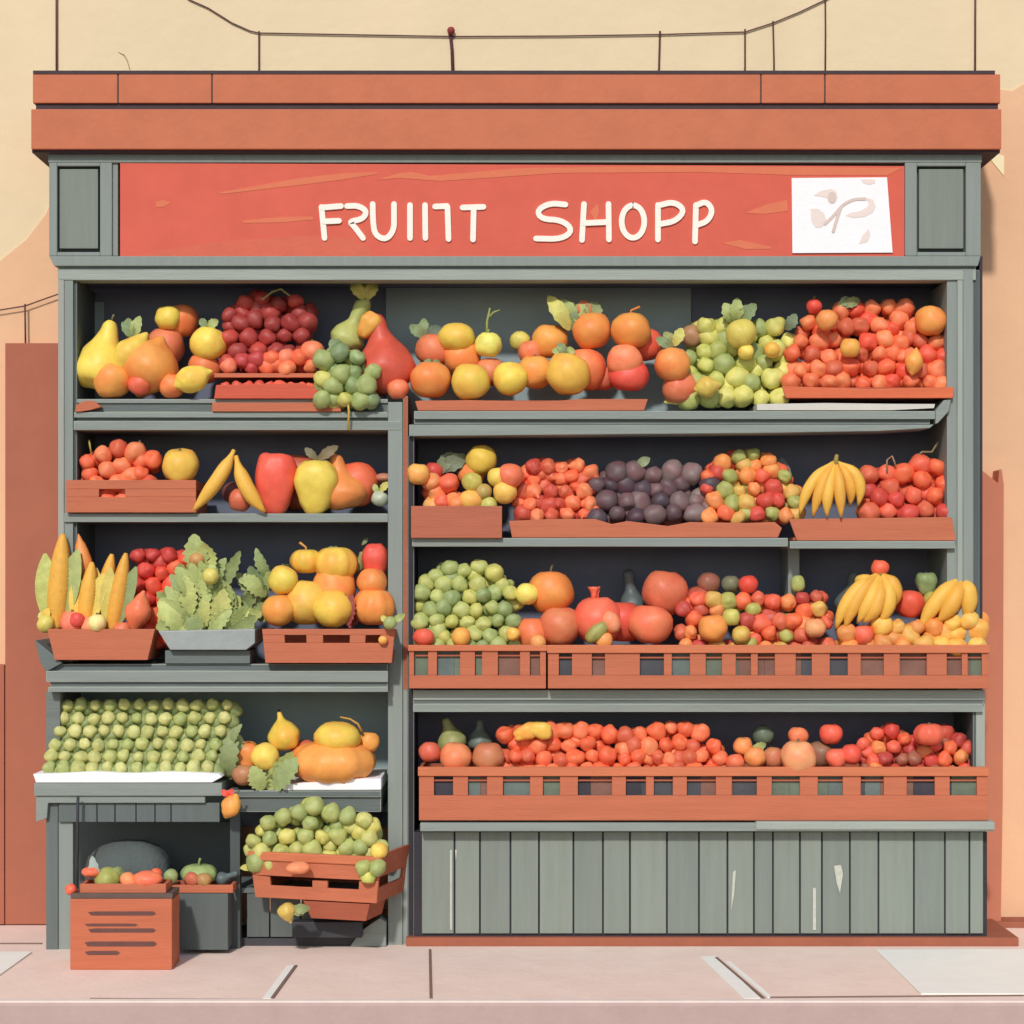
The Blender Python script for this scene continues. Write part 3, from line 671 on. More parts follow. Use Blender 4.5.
F('peach', 'round', 166, 346, 20, 'C97650', .20, 'dull brown peach below the topmost peach', stem=0)
F('apple', 'round', 208, 344, 18, YEL, .12, 'yellow apple with green leaf left of dark grapes', stem=6, leaves=((208, 328, 218, 320, 9, GRE), (208, 328, 200, 319, 8, DGR)))
F('orange', 'round', 205, 368, 17, 'D57C4C', .15, 'orange fruit tucked under the yellow leafed apple', stem=0)
F('lemon', 'lemon', 192, 379, 14, YEL, .0, 'yellow lemon lying in front on the top left shelf', tilt=68, sz=1.2, stem=0)
F('tomato', 'round', 140, 384, 12, 'D9674A', .03, 'small red tomato in front of the orange papaya', stem=2)
F('orange', 'round', 172, 386, 13, 'DF8049', .04, 'small orange between the papaya and the lemon', stem=0)
bunch(268, 372, .10, 'dark red grapes heaped over thin trays on top left shelf', [(222, 322), (228, 308), (238, 300), (248, 292), (262, 290), (280, 296), (296, 292), (308, 298), (315, 320), (318, 345)], 374, 9, ['96403A', 'B04A3E', '9C3D36', '8E3A35', '7E3630'], 3,
      leaves=(), stempts=[(262, 300), (272, 292), (281, 289), (290, 296)], slope=.2)
pile('cherry', 'cherry', 'bright red cherry below the dark red grapes', 'cherries on the thin trays', [(222, 362), (245, 352), (300, 350), (318, 352)], 376, 7.5, .035, [RED, LRED, 'E27757', DRED], seed=5, back=0)
F('tomato', 'round', 312, 352, 12, LRED, .08, 'bright red tomato right of the dark red grapes', stem=2)
pile('red_currant', 'currant', 'red currant in the lower thin tray on top left shelf', 'currants in the lower thin tray', [(220, 381), (316, 381)], 396, 6, .02, ['DB5D45', 'D8634A', 'C55442'], seed=6, back=0)
bunch(350, 405, -.03, 'green grapes hanging over the edge of the top left shelf', [(316, 372), (322, 352), (340, 344), (362, 350), (376, 366), (382, 392)], 410, 9, [GRE, DGR, OLI, '8A9A66', GRE], 8,
      stempts=[(347, 395), (349, 412), (348, 430)], stemcol='D8B24C', slope=.05, leaves=((340, 350, 330, 340, 14, DGR),))
F('gourd', 'gourd', 350, 333, 17, 'A9AD63', .16, 'pale green bottle gourd standing behind hanging grapes', sx=1.2, sz=1.12, tilt=24, stem=3, leaves=((366, 300, 377, 282, 12, OLI), (364, 300, 352, 280, 12, OLI), (365, 300, 364, 281, 12, OLI)))
F('pepper', 'pepper', 369, 325, 12, 'F2A14A', .09, 'small orange pepper leaning against the green gourd', tilt=35, stem=2, sz=1.15)
F('red_pear', 'pear', 384, 361, 34, 'C55440', .10, 'large dark red pear beside the middle post', 'pear', sx=.92, sz=.95, tilt=-10, stem=3)
F('orange', 'round', 398, 389, 11, 'D87750', .02, 'small orange at foot of the dark red pear', stem=0)
# ------------------------------------------------------------------ top right shelf, left half
F('orange', 'round', 430, 379, 20, 'E98B48', .04, 'orange with green cap at left end of top right shelf', stem=2, leaves=((432, 366, 440, 362, 9, DGR), (432, 366, 424, 361, 9, DGR)))
F('peach', 'round', 434, 350, 18, 'CC7550', .17, 'dull peach behind the yellow plum with dark leaf', stem=0, leaves=((425, 338, 410, 325, 11, DGR), (424, 338, 424, 318, 10, DGR), (428, 340, 440, 326, 14, '5F6B5C')))
F('yellow_plum', 'ball', 457, 338, 18, YEL, .12, 'yellow plum, highest left of the stalked apple', 'plum', sz=.88, stem=0)
F('orange', 'round', 462, 357, 20, 'E38A48', .16, 'orange behind the front row of yellow fruit', stem=0)
F('apple', 'round', 488, 345, 13.5, 'FBD068', .10, 'pale yellow apple with a tall forked green stalk', stem=4, stemcol='9AA25C', leaves=())
part('stalk', MB().tube([W(487, 336, .1), W(487, 322, .1), W(490, 308, .1)], [.005, .0055, .004], 6).tube([W(488, 318, .1), W(494, 312, .1), W(500, 310, .1)], [.005, .004, .003], 6), mat('A3AB62'), bpy.data.objects[[o.name for o in bpy.data.objects if o.get('label', '').startswith('pale yellow apple with a tall')][0]])
F('yellow_plum', 'ball', 470, 382, 19, 'F9B94F', .02, 'yellow plum with blush in front row of top shelf', 'plum', stem=0)
F('yellow_plum', 'ball', 510, 379, 17.5, 'FBBC4F', .03, 'plain yellow plum right of the blushed one in front', 'plum', stem=0)
F('peach', 'round', 490, 372, 15, 'C87A50', .13, 'brown peach hidden behind two front yellow plums', stem=0)
F('orange', 'round', 535, 372, 18, 'EE9A4C', .09, 'split orange left of the big capped golden fruit', stem=2)
F('lime', 'ball', 520, 341, 10.5, 'C3B75A', .20, 'small olive lime behind the peach pair', stem=0)
F('peach', 'round', 531, 352, 13, 'D57C52', .15, 'small rosy peach in front of the olive lime', stem=0)
F('orange', 'round', 550, 341, 18, 'EC984A', .16, 'orange behind the big capped golden fruit', stem=0)
F('persimmon', 'round', 568, 374, 22.5, 'F4AB4A', .02, 'big golden persimmon with green cap in the front row', sz=1.0, stem=3, leaves=((566, 355, 558, 343, 9, DGR), (566, 354, 574, 349, 9, GRE), (565, 354, 552, 350, 8, GRE)))
F('persimmon', 'round', 584, 369, 22, 'E27A4C', .10, 'red-orange persimmon behind the big golden one', stem=0)
F('orange', 'round', 592, 331, 20, 'EE8C48', .12, 'orange with large green leaves in the upper row', stem=0, leaves=((570, 330, 548, 296, 16, OLI), (572, 325, 560, 300, 20, GRE), (570, 330, 566, 302, 20, DGR), (585, 320, 583, 300, 14, 'BE6A4A'), (590, 322, 596, 302, 18, '7F8558'), (588, 322, 572, 306, 18, GRE)))
F('orange', 'round', 631, 330, 20, 'EF9449', .08, 'orange with curled tip at right of the upper row', stem=6, lean=1.5, stemcol='E78A45')
F('tomato', 'round', 645, 344, 18, 'DF6248', .16, 'red tomato behind the orange with curled tip', stem=0)
F('tomato', 'round', 624, 361, 17, LRED, .04, 'bright red tomato stacked on a darker one', stem=0, sx=1.05)
F('tomato', 'round', 629, 376, 20, 'D0503F', .06, 'dark red tomato at right end of thin tray', stem=0, sz=.85)
F('peach', 'round', 602, 378, 14, 'C06B50', .14, 'dull red peach between persimmon and tomatoes', stem=0)
# right half
F('orange', 'round', 672, 364, 18, 'E8894A', .05, 'orange left of the pale green grape heap', stem=0, leaves=((672, 348, 656, 338, 10, DGR), (674, 346, 682, 328, 11, OLI), (674, 346, 664, 332, 10, '8A8A58')))
F('peach', 'round', 680, 388, 18, 'CD7350', .09, 'dull red peach under the orange beside green grapes', stem=0)
F('peach', 'round', 692, 336, 12, '9C7654', .2, 'brown peach behind the pale green grape heap', stem=0)
F('lime', 'lemon', 707, 387, 11, 'C9B556', .0, 'olive yellow lime in front of pale green grapes', tilt=80, stem=0)
bunch(738, 404, .08, 'pale green grapes with leafy top beside the red heap', [(680, 368), (690, 345), (698, 318), (715, 316), (735, 318), (750, 322), (768, 315), (788, 322), (796, 350), (797, 380)], 406, 9.6, ['B7B862', 'C6C06A', 'A6AC62', 'BDBB66', '98A264'], 12,
      leaves=((732, 322, 724, 303, 14, GRE), (735, 322, 737, 298, 14, GRE), (738, 322, 756, 304, 14, DGR), (690, 400, 664, 402, 8, OLI), (700, 402, 722, 406, 8, GRE), (786, 330, 796, 314, 12, '6F7B5E')), slope=.25)
F('quince', 'ball', 741, 334, 15, 'CDBB5C', .06, 'yellow green quince on top of pale green grapes', stem=0)
for (x_, y_, r_, cc, lb) in ((746, 352, 8, 'E5C05A', 'tiny yellow plum in the middle of green grapes'), (772, 350, 8, 'E8B14F', 'tiny golden plum near the right of green grapes')):
    F('yellow_plum', 'ball', x_, y_, r_, cc, .05, lb, 'plum', stem=0)
pile('tomato', 'tomato', 'small red tomato in big heap on top right shelf', 'tomatoes heaped on the top right shelf',
     [(785, 375), (790, 352), (798, 330), (806, 316), (822, 303), (845, 302), (870, 300), (900, 298), (918, 303), (940, 318), (953, 345), (956, 372)], 392, 8.7, .05, [RED, 'DE774F', 'DE774F', LRED, 'C16043', 'EF7F52', 'D4573F'], 'round', seed=21,
     avoid=((931, 321, 13), (850, 348, 9), (827, 320, 8)), slope=.3)
F('orange', 'round', 931, 321, 16, 'EF9048', .07, 'big orange resting at right top of the red heap', stem=0)
F('orange', 'round', 946, 330, 15, 'C97450', .16, 'brownish orange behind the big one on red heap', stem=0)
F('apricot', 'round', 850, 348, 10, 'F2A24A', .02, 'small golden apricot in middle of the red heap', stem=0)
F('apricot', 'round', 827, 320, 11, 'EA8D4E', .04, 'soft orange apricot near the left top of red heap', stem=0)
F('apricot', 'lemon', 914, 362, 9, 'EF9A4C', .02, 'long orange apricot low in the red heap', tilt=10, sz=1.2, stem=0)
F('tomato', 'round', 814, 306, 8, 'CF4F40', .12, 'single red tomato with stalk crowning left of red heap', stem=3, leaves=((838, 306, 850, 298, 9, DGR), (842, 306, 860, 300, 10, '7F8558')))
# ------------------------------------------------------------------ second left shelf (top at row 513)
pile('tomato', 'tomato', 'red tomato piled in the handled terracotta crate', 'tomatoes in the handled crate', [(79, 470), (84, 455), (100, 447), (115, 439), (132, 441), (148, 450), (158, 452), (161, 470)], 510, 9.2, .03, [RED, 'DE774F', LRED, 'C16043'], 'round', seed=31, slope=.12)
for x_, lb in ((93, 0), (139, 1)):
    wire('dry_twig', [(x_ - 2, 452), (x_ + (-4 if lb == 0 else 1), 440)], .004, ('short yellow twig at left of tomato crate', 'short pale twig at right of tomato crate')[lb], 'twig', .06, ('C9B060', 'B9A98A')[lb])
F('orange', 'round', 180, 466, 18.5, 'F6AF4C', .02, 'golden orange at right end of the handled crate', stem=2, fwd=10)
part_b = solo('banana', banana_mb((234, 450), (222, 478), (193, 511), 15, -.02, -.005), mat('FBC456', .5, .08, 18, .08), W(212, 512, -.02), 'left single banana leaning tip to tip', 'banana')
part_b = solo('banana', banana_mb((236, 456), (242, 490), (265, 512), 16, -.02, -.005), mat('FAC152', .5, .08, 18, .08), W(252, 512, -.02), 'right single banana leaning against the red pepper', 'banana')
F('plum', 'ball', 233, 492, 11, '6E4A45', .12, 'dark plum in the gap between two bananas', stem=0)
F('peach', 'round', 240, 500, 12, 'C97050', .06, 'small rosy peach between the two leaning bananas', stem=0)
F('pepper', 'pepper', 276, 482, 25, 'D65B46', .06, 'large red bell pepper beside the right banana', sz=1.18, sx=.95, tilt=4, stem=3)
F('pepper', 'pepper', 298, 482, 25, 'A8553F', .2, 'dull brown pepper behind the large red pepper', sz=1.1, stem=2)
F('squash', 'pepper', 316, 486, 25, YEL, .04, 'yellow squash with dark leaf between peppers and pear', sz=1.08, sx=1.0, stem=4, leaves=((318, 460, 305, 448, 8, '6E6A50'), (318, 460, 338, 446, 10, '7A6C52'), (318, 462, 330, 474, 8, '5C6358')))
F('orange_pear', 'pear', 342, 487, 24, 'EC8647', .08, 'plump orange pear right of the yellow squash', 'pear', sx=1.0, sz=.95, tilt=-12, stem=2)
F('peach', 'round', 356, 484, 24, 'DD6A47', .14, 'large red-orange peach behind the plump orange pear', stem=0)
F('mushroom', 'ball', 384, 478, 10, 'A9735A', .12, 'small brown mushroom at right end of second shelf', sz=.5, stem=0)
F('radish', 'ball', 380, 499, 9, 'A9AE96', .06, 'pale green radish in the corner by the middle post', sz=.9, stem=0, leaves=((380, 492, 388, 482, 7, OLI), (378, 494, 374, 484, 6, GRE)))
# ------------------------------------------------------------------ second right shelf
F('apricot', 'round', 418, 474, 11.5, 'F2A354', .02, 'pale orange apricot at far left of second right shelf', stem=0)
F('tomato', 'round', 434, 471, 10, 'C24B40', .12, 'dark red tomato behind the small pink apricots', stem=0, leaves=((440, 470, 468, 456, 16, '6B735C'), (438, 474, 452, 452, 14, '707A5E')))
pile('apricot', 'apricot', 'small pink apricot in the short mixed crate', 'pink apricots in the short crate', [(424, 484), (432, 474), (448, 474), (461, 486)], 526, 9, .02, ['EC7B55', 'EE8A55', 'F0A05C', 'E06A4D'], 'round', seed=41, slope=.2)
F('yellow_plum', 'ball', 481, 460, 15.5, 'F9B64C', .10, 'golden plum crowning the short mixed crate', 'plum', stem=0)
F('orange', 'round', 472, 474, 14, 'DC8A4A', .13, 'orange under the golden crowning plum', stem=0)
for (x_, y_, r_, cc, nm, lb) in ((497, 477, 10, 'F8BC55', 'yellow_plum', 'yellow plum right of the crowning golden plum'), (505, 492, 12, 'F6AE55', 'yellow_plum', 'golden plum low at right of the mixed crate'),
                               (471, 501, 12, 'F5A952', 'yellow_plum', 'golden plum low in middle of the mixed crate'), (472, 482, 10, 'C3B25A', 'lime', 'olive lime in middle of the mixed crate'),
                               (483, 492, 9, 'A28A4C', 'fig', 'brown fig in middle of the mixed crate'), (488, 505, 9, OLI, 'lime', 'olive lime at foot of the mixed crate'),
                               (510, 476, 13, 'E8714F', 'tomato', 'light red tomato at right of the mixed crate'), (457, 504, 9, 'E08550', 'peach', 'small peach at rim of the mixed crate')):
    F(nm, 'ball', x_, y_, r_, cc, .03, lb, 'plum' if 'plum' in nm else None, stem=0)
pile('strawberry', 'strawberry', 'red strawberry heaped beside black plums', 'strawberries on the second right shelf', [(512, 480), (522, 466), (540, 456), (555, 462), (575, 457), (592, 466), (601, 486)], 524, 8, .05, [RED, 'DE774F', LRED, 'C16043', 'B8503F'], 'fig', seed=51, slope=.3)
pile('black_plum', 'plum', 'black plum in the dark heap on second right shelf', 'black plums on the second right shelf', [(588, 492), (600, 470), (625, 460), (655, 466), (678, 460), (700, 466), (716, 480), (722, 502)], 526, 10.2, .05, ['5B4B4C', '6D5A58', '4A3E43', '4A3E43', '7B6A66'], 'ball', seed=52, slope=.3)
solo('leaf_sprig', leaf_mb(W(636, 466, .1), W(650, 458, .1), .04), lf('7F8A66'), W(636, 466, .1), 'small green leaf on top of black plum heap', 'leaf')
pile('apricot', 'apricot', 'mixed orange and green apricot left of tall bananas', 'mixed apricots left of the bananas', [(700, 478), (712, 462), (730, 450), (758, 446), (775, 456), (786, 470), (800, 490), (805, 505)], 524, 8.2, .04, ['EE8C4E', 'E0674B', 'D66B44', 'C9A457', '9FA05A', 'E98A52', 'C04E40'], 'round', seed=53, slope=.3)
solo('leaf_sprig', leaf_mb(W(775, 500, .16), W(782, 458, .18), .10, bend=.1), lf('5E6A60'), W(775, 500, .16), 'dark broad leaf behind apricots left of bananas', 'leaf')
bananas(832, 518, .0, 'upright hand of bananas on second right shelf', (836, 462), [((806, 480), (800, 514), .0), ((820, 482), (813, 516), -.012), ((826, 490), (827, 516), -.02), ((840, 485), (841, 517), -.024), ((868, 474), (858, 505), .0), ((855, 482), (850, 505), .012)], 12.5)
pile('apple', 'apple', 'small red apple right of upright bananas', 'red apples right of the upright bananas', [(860, 470), (875, 462), (900, 466), (912, 456), (930, 456), (948, 462), (956, 484)], 522, 9.4, .04, [RED, 'C16043', 'B3473F', 'E8694D', 'C04A3E'], 'round', seed=54, slope=.3)
wire('dry_twig', [(916, 458), (922, 452), (932, 452), (938, 442)], .005, 'crooked dark twig standing on the red apples', 'twig', .1, '8A7A5C')
wire('dry_twig', [(887, 472), (887, 460), (892, 456), (896, 466)], .004, 'hooked pale twig in the red apples', 'twig', .06, 'B08A70')
# ------------------------------------------------------------------ third left shelf / ledge
def corn(px0, r0, px1, r1, wd, y, label, cobc='F4B84E', husk=('A9AC60', '98A060', 'BDB964'), open_=1):
    a = W(px0, r0, y); b = W(px1, r1, y); d = b - a; L = d.length; s = sc(y); o = solo('corn_cob', MB().lathe([(L * t, wd * s * .36 * max(.06, math.sin(math.pi * min(1, .18 + t * .80)) ** .6) * (1 + .05 * math.cos(t * 120))) for t in [i / 40 for i in range(41)]], 20, 10, .09, Matrix.Translation(a) @ d.to_track_quat('Z', 'Y').to_matrix().to_4x4()), mat(cobc, .5, .1, 40, .2), a, label, 'corn')
    n = Vector((d.z, 0, -d.x)).normalized() * wd * s
    for k, (off, tl, hc) in enumerate(((-.5, .78, husk[0]), (.5, .85, husk[1]), (-.15, .55, husk[2]), (.25, .5, husk[0]))):
        part('husk', leaf_mb(a + n * off * .15 + Vector((0, -.01, 0)), a + d * tl + n * off * open_ + Vector((0, -.015 if k > 1 else 0, 0)), wd * s * .75, bend=-.1 if k > 1 else .05), lf(hc), o)
    return o
corn(56, 628, 63, 534, 33, -.02, 'plump corn cob in green husk at left of the corn crate')
corn(84, 628, 92, 562, 26, -.03, 'yellow corn cob in middle of the corn crate', 'FBBE50', ('E8B14F', 'C9B356', '8E9A5C'))
corn(98, 628, 112, 554, 26, -.0, 'yellow corn cob leaning right behind the middle one', 'F9BA4E', ('C9B356', '8B8F55', 'E8B14F'))
corn(112, 630, 126, 553, 25, -.03, 'slim corn cob with olive husk at right of the corn crate', 'F3B24B', ('B9A955', '7F8A58', '8E9A5C'))
F('carrot', 'lemon', 84, 562, 10, 'E48A48', .03, 'blunt orange carrot standing between corn cobs', sx=.85, sz=2.2, tilt=-12, stem=0)
F('onion', 'round', 72, 622, 12, 'DE7B5C', -.06, 'pink onion at front left of the corn crate', stem=2)
F('tomato', 'round', 77, 620, 8, 'C64A40', -.085, 'little dark red tomato on the pink onion', stem=0)
F('onion', 'round', 97, 623, 9.5, 'F8CF86', -.085, 'pale cream onion at front of the corn crate', stem=2)
F('onion', 'round', 91, 626, 10.5, 'D98A62', -.06, 'brown onion behind the pale cream onion', stem=0)
F('lime', 'ball', 46, 624, 9, 'C2B45A', -.06, 'yellow green lime at far left of the corn crate', stem=0, leaves=((44, 622, 40, 612, 6, OLI), (46, 620, 48, 608, 8, 'F0B04A')))
F('carrot', 'lemon', 138, 612, 13, 'D6784F', -.04, 'short rusty carrot at right end of the corn crate', tilt=15, sz=1.3, stem=0)
F('onion', 'round', 122, 630, 9, 'CF7652', -.06, 'rusty onion near right front of the corn crate', stem=0)
pile('tomato', 'tomato', 'red tomato heaped between corn and lettuce', 'tomatoes between the corn and lettuce', [(130, 560), (138, 547), (160, 546), (178, 546), (192, 556), (198, 590)], 650, 8.6, .05, ['C64A3F', RED, 'D8563F', 'B8463E'], 'round', seed=61, slope=.12)
def greens(px, row, y, label, leaves_, seed, pal, name='lettuce'):
    rnd = random.Random(seed); t = thing(name, W(px, row, y), label, name.replace('_', ' '))
    for (x0, r0, x1, r1, wd) in leaves_:
        yy = y + rnd.uniform(-.04, .06)
        part('leaf', leaf_mb(W(x0, r0, yy + .02), W(x1, r1, yy), wd * sc(y), bend=rnd.uniform(-.15, .2), ser=.2, roll=rnd.uniform(-.6, .6), n=12), lf(rnd.choice(pal)), t)
    return t
rnd = random.Random(5); LV = []
for i in range(74):
    a = rnd.uniform(-1, 1); x1 = 207 + a * 50; top = 542 + abs(a + .22) * 62; r1 = top + rnd.random() ** 1.3 * (616 - top)
    LV.append((207 + a * 22 + rnd.uniform(-8, 8), min(634, r1 + rnd.uniform(26, 42)), x1, r1, rnd.uniform(13, 24)))
LV += [(200, 575, 194, 534, 24), (210, 572, 203, 543, 22), (222, 590, 240, 551, 12), (216, 592, 226, 558, 18), (230, 610, 258, 592, 16), (226, 624, 262, 612, 18), (180, 620, 156, 628, 16), (190, 628, 170, 636, 16), (205, 628, 202, 644, 12), (222, 628, 236, 640, 16)]
greens(207, 640, -.02, 'tall leafy green lettuce heaped on the grey pan', LV, 9, ['A0AA68', '98A264', 'ACB26C', '8E9A62', 'B8B970', '86935F'])
LV2 = [(262, 600, 236, 573, 14), (266, 596, 262, 556, 14), (262, 590, 250, 566, 18), (270, 590, 288, 564, 18), (258, 620, 246, 590, 20), (270, 585, 238, 580, 14), (272, 580, 256, 548, 12), (262, 622, 262, 588, 20), (266, 596, 244, 574, 16)]
greens(258, 640, .05, 'dark pointed leaves between lettuce and yellow squash', LV2, 10, ['98A264', '86935F', '75855C'], 'leafy_stalks')
F('lime', 'ball', 211, 576, 8.5, 'C9BB62', -.08, 'round yellow green lime nestled in the lettuce', stem=0)
F('peach', 'round', 197, 560, 8, 'B58A56', .0, 'tiny brown peach at top left of the lettuce', stem=0)
# crate at right of ledge
F('squash', 'squash', 306, 561, 17, GOLD, .04, 'small golden squash with curled stalk, upper left in holed crate', sz=1.0, stem=8, lean=-.8, stemcol='E0A050')
F('squash', 'squash', 336, 564, 23, 'F7B24B', .03, 'large golden squash with green leaf topping the holed crate', sz=1.05, stem=3, leaves=((328, 548, 344, 556, 10, DGR),))
F('quince', 'ball', 283, 580, 15, YEL, -.03, 'bright yellow quince at left of the holed crate', stem=1, sz=1.05)
F('quince', 'ball', 306, 603, 23, 'CFA94C', .0, 'large olive yellow quince in middle of the holed crate', stem=0)
F('orange', 'round', 279, 610, 17, 'EE9A48', -.05, 'orange at lower left of the holed crate', stem=0)
F('orange', 'round', 334, 588, 22, 'E98F48', .03, 'orange under the large golden squash', stem=0)
F('squash', 'ball', 333, 609, 20, 'FBB94C', -.06, 'smooth yellow squash at front of the holed crate', 'squash', stem=0, leaves=())
greens(356, 620, -.075, 'dark red leaf curled over the smooth yellow squash', [(348, 625, 352, 594, 12), (350, 628, 360, 598, 13), (350, 628, 345, 594, 8)], 3, ['8E4740', '8E4740'], 'red_leaf')
F('pumpkin', 'squash', 374, 607, 22, 'E58C46', -.03, 'orange pumpkin at right of the holed crate', sz=1.15, stem=0)
F('orange', 'round', 372, 582, 15, 'EC8A48', .0, 'orange resting on the pumpkin in holed crate', stem=0)
F('pepper', 'pepper', 375, 563, 15, 'CF5644', .06, 'red upright pepper at top right of holed crate', sz=1.35, stem=3)
F('courgette', 'gourd', 358, 566, 8, '8B8A58', .10, 'thin olive courgette left of red upright pepper', tilt=20, stem=3, leaves=((362, 545, 368, 538, 4, DGR),))
F('sprout', 'ball', 390, 623, 7, GRE, -.16, 'small green sprout hanging off the crate corner', stem=0, leaves=((392, 622, 405, 614, 7, GRE), (388, 622, 381, 616, 6, OLI)))
F('apricot', 'ball', 383, 640, 4.5, 'EFA050', -.145, 'tiny apricot caught on the holed crate front', stem=0)
# ------------------------------------------------------------------ third right shelf, long crates
bunch(470, 650, .0, 'big heap of green grapes in the slatted crate', [(414, 612), (420, 586), (432, 570), (446, 560), (462, 563), (476, 558), (494, 564), (508, 580), (518, 602), (522, 626)], 656, 8, [OLI, GRE, 'A9AE68', 'B3B268', '86935F'], 71, slope=.22, maxn=100)
F('tomato', 'ball', 424, 637, 11, 'E0614A', -.035, 'red tomato at left corner of green grape crate', stem=0, sz=.8)
F('apricot', 'ball', 461, 637, 9.5, 'F0A04C', -.04, 'orange apricot on rim of the green grape crate', stem=0)
F('apricot', 'ball', 513, 634, 7, 'E5AC50', -.04, 'small golden apricot at right of the green grapes', stem=0)
F('orange', 'round', 551, 592, 23, 'EC8E48', .10, 'large orange with thin stalk right of green grapes', stem=8)
F('apricot', 'ball', 527, 594, 11.5, 'FCCB62', .04, 'pale yellow apricot touching the large stalked orange', stem=0)
F('peach', 'round', 560, 626, 21, 'C9774F', .03, 'brown peach below the large stalked orange', stem=0, leaves=((553, 616, 564, 622, 6, GRE),))
F('orange', 'round', 532, 634, 17, 'D87A4C', .04, 'orange at left end of the long third crate', stem=0)
F('apricot', 'ball', 538, 642, 8, 'D99656', -.05, 'tan apricot on rim of the long third crate', stem=0)
F('pomegranate', 'round', 598, 620, 25, 'E46A4E', .04, 'large pink pomegranate with pointed crown in long crate', stem=12, stemcol='E46A4E', lean=.1)
part('crown', MB().lathe([(0, .016), (.015, .012), (.03, .018), (.045, .026)], 10, 5, .3, Matrix.Translation(W(594, 598, .04))), fm('E0664A'), bpy.data.objects[[o.name for o in bpy.data.objects if o.get('label', '').startswith('large pink pomegranate')][0]])
F('pomegranate', 'round', 622, 622, 22, 'C9553F', .09, 'dark red pomegranate behind the pink one', stem=0)
F('leek', 'ball', 597, 632, 8, '93904F', -.045, 'short green leek stub in front of pink pomegranate', sz=1.9, tilt=45, stem=0)
F('peach', 'ball', 611, 622, 9, 'EE8B62', -.04, 'small pink peach at end of leek stub', tilt=-30, sz=1.3, stem=0)
F('apricot', 'ball', 604, 640, 9, 'EE9A55', -.035, 'orange apricot below the leek stub', stem=0)
F('pomegranate', 'round', 665, 593, 23, 'C66A4B', .14, 'brick red pomegranate standing behind the orange-red one', stem=0, sz=1.05)
F('pomegranate', 'round', 650, 624, 23, 'EA7650', .02, 'big smooth orange-red pomegranate at front of long crate', stem=0, sz=.92)
F('aubergine', 'gourd', 632, 600, 15, '57605F', .22, 'dark grey aubergine standing at back of long crate', tilt=-8, sz=1.1, stem=0)
F('peach', 'round', 700, 600, 16, 'A8523F', .14, 'dark rusty peach right of the brick red pomegranate', stem=0)
pile('plum', 'plum', 'mixed red and olive plum in middle of long third crate', 'mixed plums in the middle of the long crate',
     [(676, 610), (688, 596), (700, 590), (715, 592), (735, 594), (760, 590), (780, 596), (800, 590), (822, 588), (832, 606), (834, 630)], 656, 8.2, .02, ['D66B44', 'C8684B', 'E0674B', 'B55A45', 'A4A256', 'C9A457', 'E98A52', 'B04A40'], 'round', seed=73, slope=.25,
     avoid=((713, 628, 13), (731, 618, 8), (738, 634, 8), (815, 628, 9)))
F('orange', 'round', 713, 628, 15, 'E68F4A', -.01, 'orange egg-shaped fruit among the mixed plums', stem=0)
F('lime', 'ball', 731, 617, 9, 'BDB45C', -.01, 'olive lime right of orange among mixed plums', stem=0)
F('lime', 'ball', 741, 635, 9.5, 'C6A852', -.01, 'yellow olive lime low among mixed plums', stem=0)
F('peach', 'round', 815, 628, 10.5, 'EC9A66', -.01, 'pale pink peach at right of mixed plums', stem=0)
F('fig', 'round', 709, 583, 11.5, '8C5A48', .12, 'round brown fig above the mixed plums', stem=0)
F('lime', 'round', 731, 584, 9.5, '6E6E55', .12, 'dark olive lime above the mixed plums', stem=0)
F('tomato', 'round', 748, 584, 9.5, 'D8503F', .08, 'bright red tomato crowning the mixed plums', stem=0)
F('courgette', 'ball', 798, 584, 7, 'A3A860', .1, 'short pale courgette end above mixed plums', sz=1.3, stem=0)
bananas(862, 640, .0, 'fanned hand of bananas with red fruit on top', (880, 574), [((848, 590), (836, 628), .0), ((856, 592), (845, 628), -.012), ((872, 600), (858, 622), -.022), ((884, 605), (864, 622), -.03), ((898, 598), (880, 622), -.02), ((900, 585), (894, 606), .01)], 16)
F('tomato', 'round', 880, 568, 9, 'DD6344', .03, 'small red tomato on crown of the fanned bananas', stem=0)
F('apricot', 'round', 864, 582, 9, 'F5AE4C', .06, 'golden apricot behind crown of fanned bananas', stem=0)
bananas(945, 640, .01, 'pair of thick bananas at right end of long crate', (962, 578), [((938, 594), (920, 628), .0), ((958, 600), (938, 622), -.02), ((973, 592), (966, 620), -.005)], 18)
F('pepper', 'pepper', 926, 584, 12, '80905E', .10, 'green pepper standing between the two banana hands', stem=2)
F('pepper', 'pepper', 936, 604, 14, 'BDB45C', .07, 'olive pepper below the green pepper', stem=0)
F('pomegranate', 'round', 910, 604, 15, 'D2563F', .08, 'red pomegranate right of the fanned bananas', stem=0)
F('aubergine', 'gourd', 848, 600, 15, '59625F', .22, 'grey aubergine standing behind the fanned bananas', tilt=14, sz=1.0, stem=0)
pile('apricot', 'apricot', 'yellow orange apricot at right end of long third crate', 'apricots under the bananas', [(838, 622), (860, 628), (880, 616), (900, 618), (930, 618), (960, 612), (985, 608), (989, 622)], 656, 9.6, -.02, ['EFAE50', 'E9A04C', 'E08F4A', 'D8684A', 'EDB85C', 'CFA050', 'C98A4C'], 'round', seed=75, slope=.2, back=1)
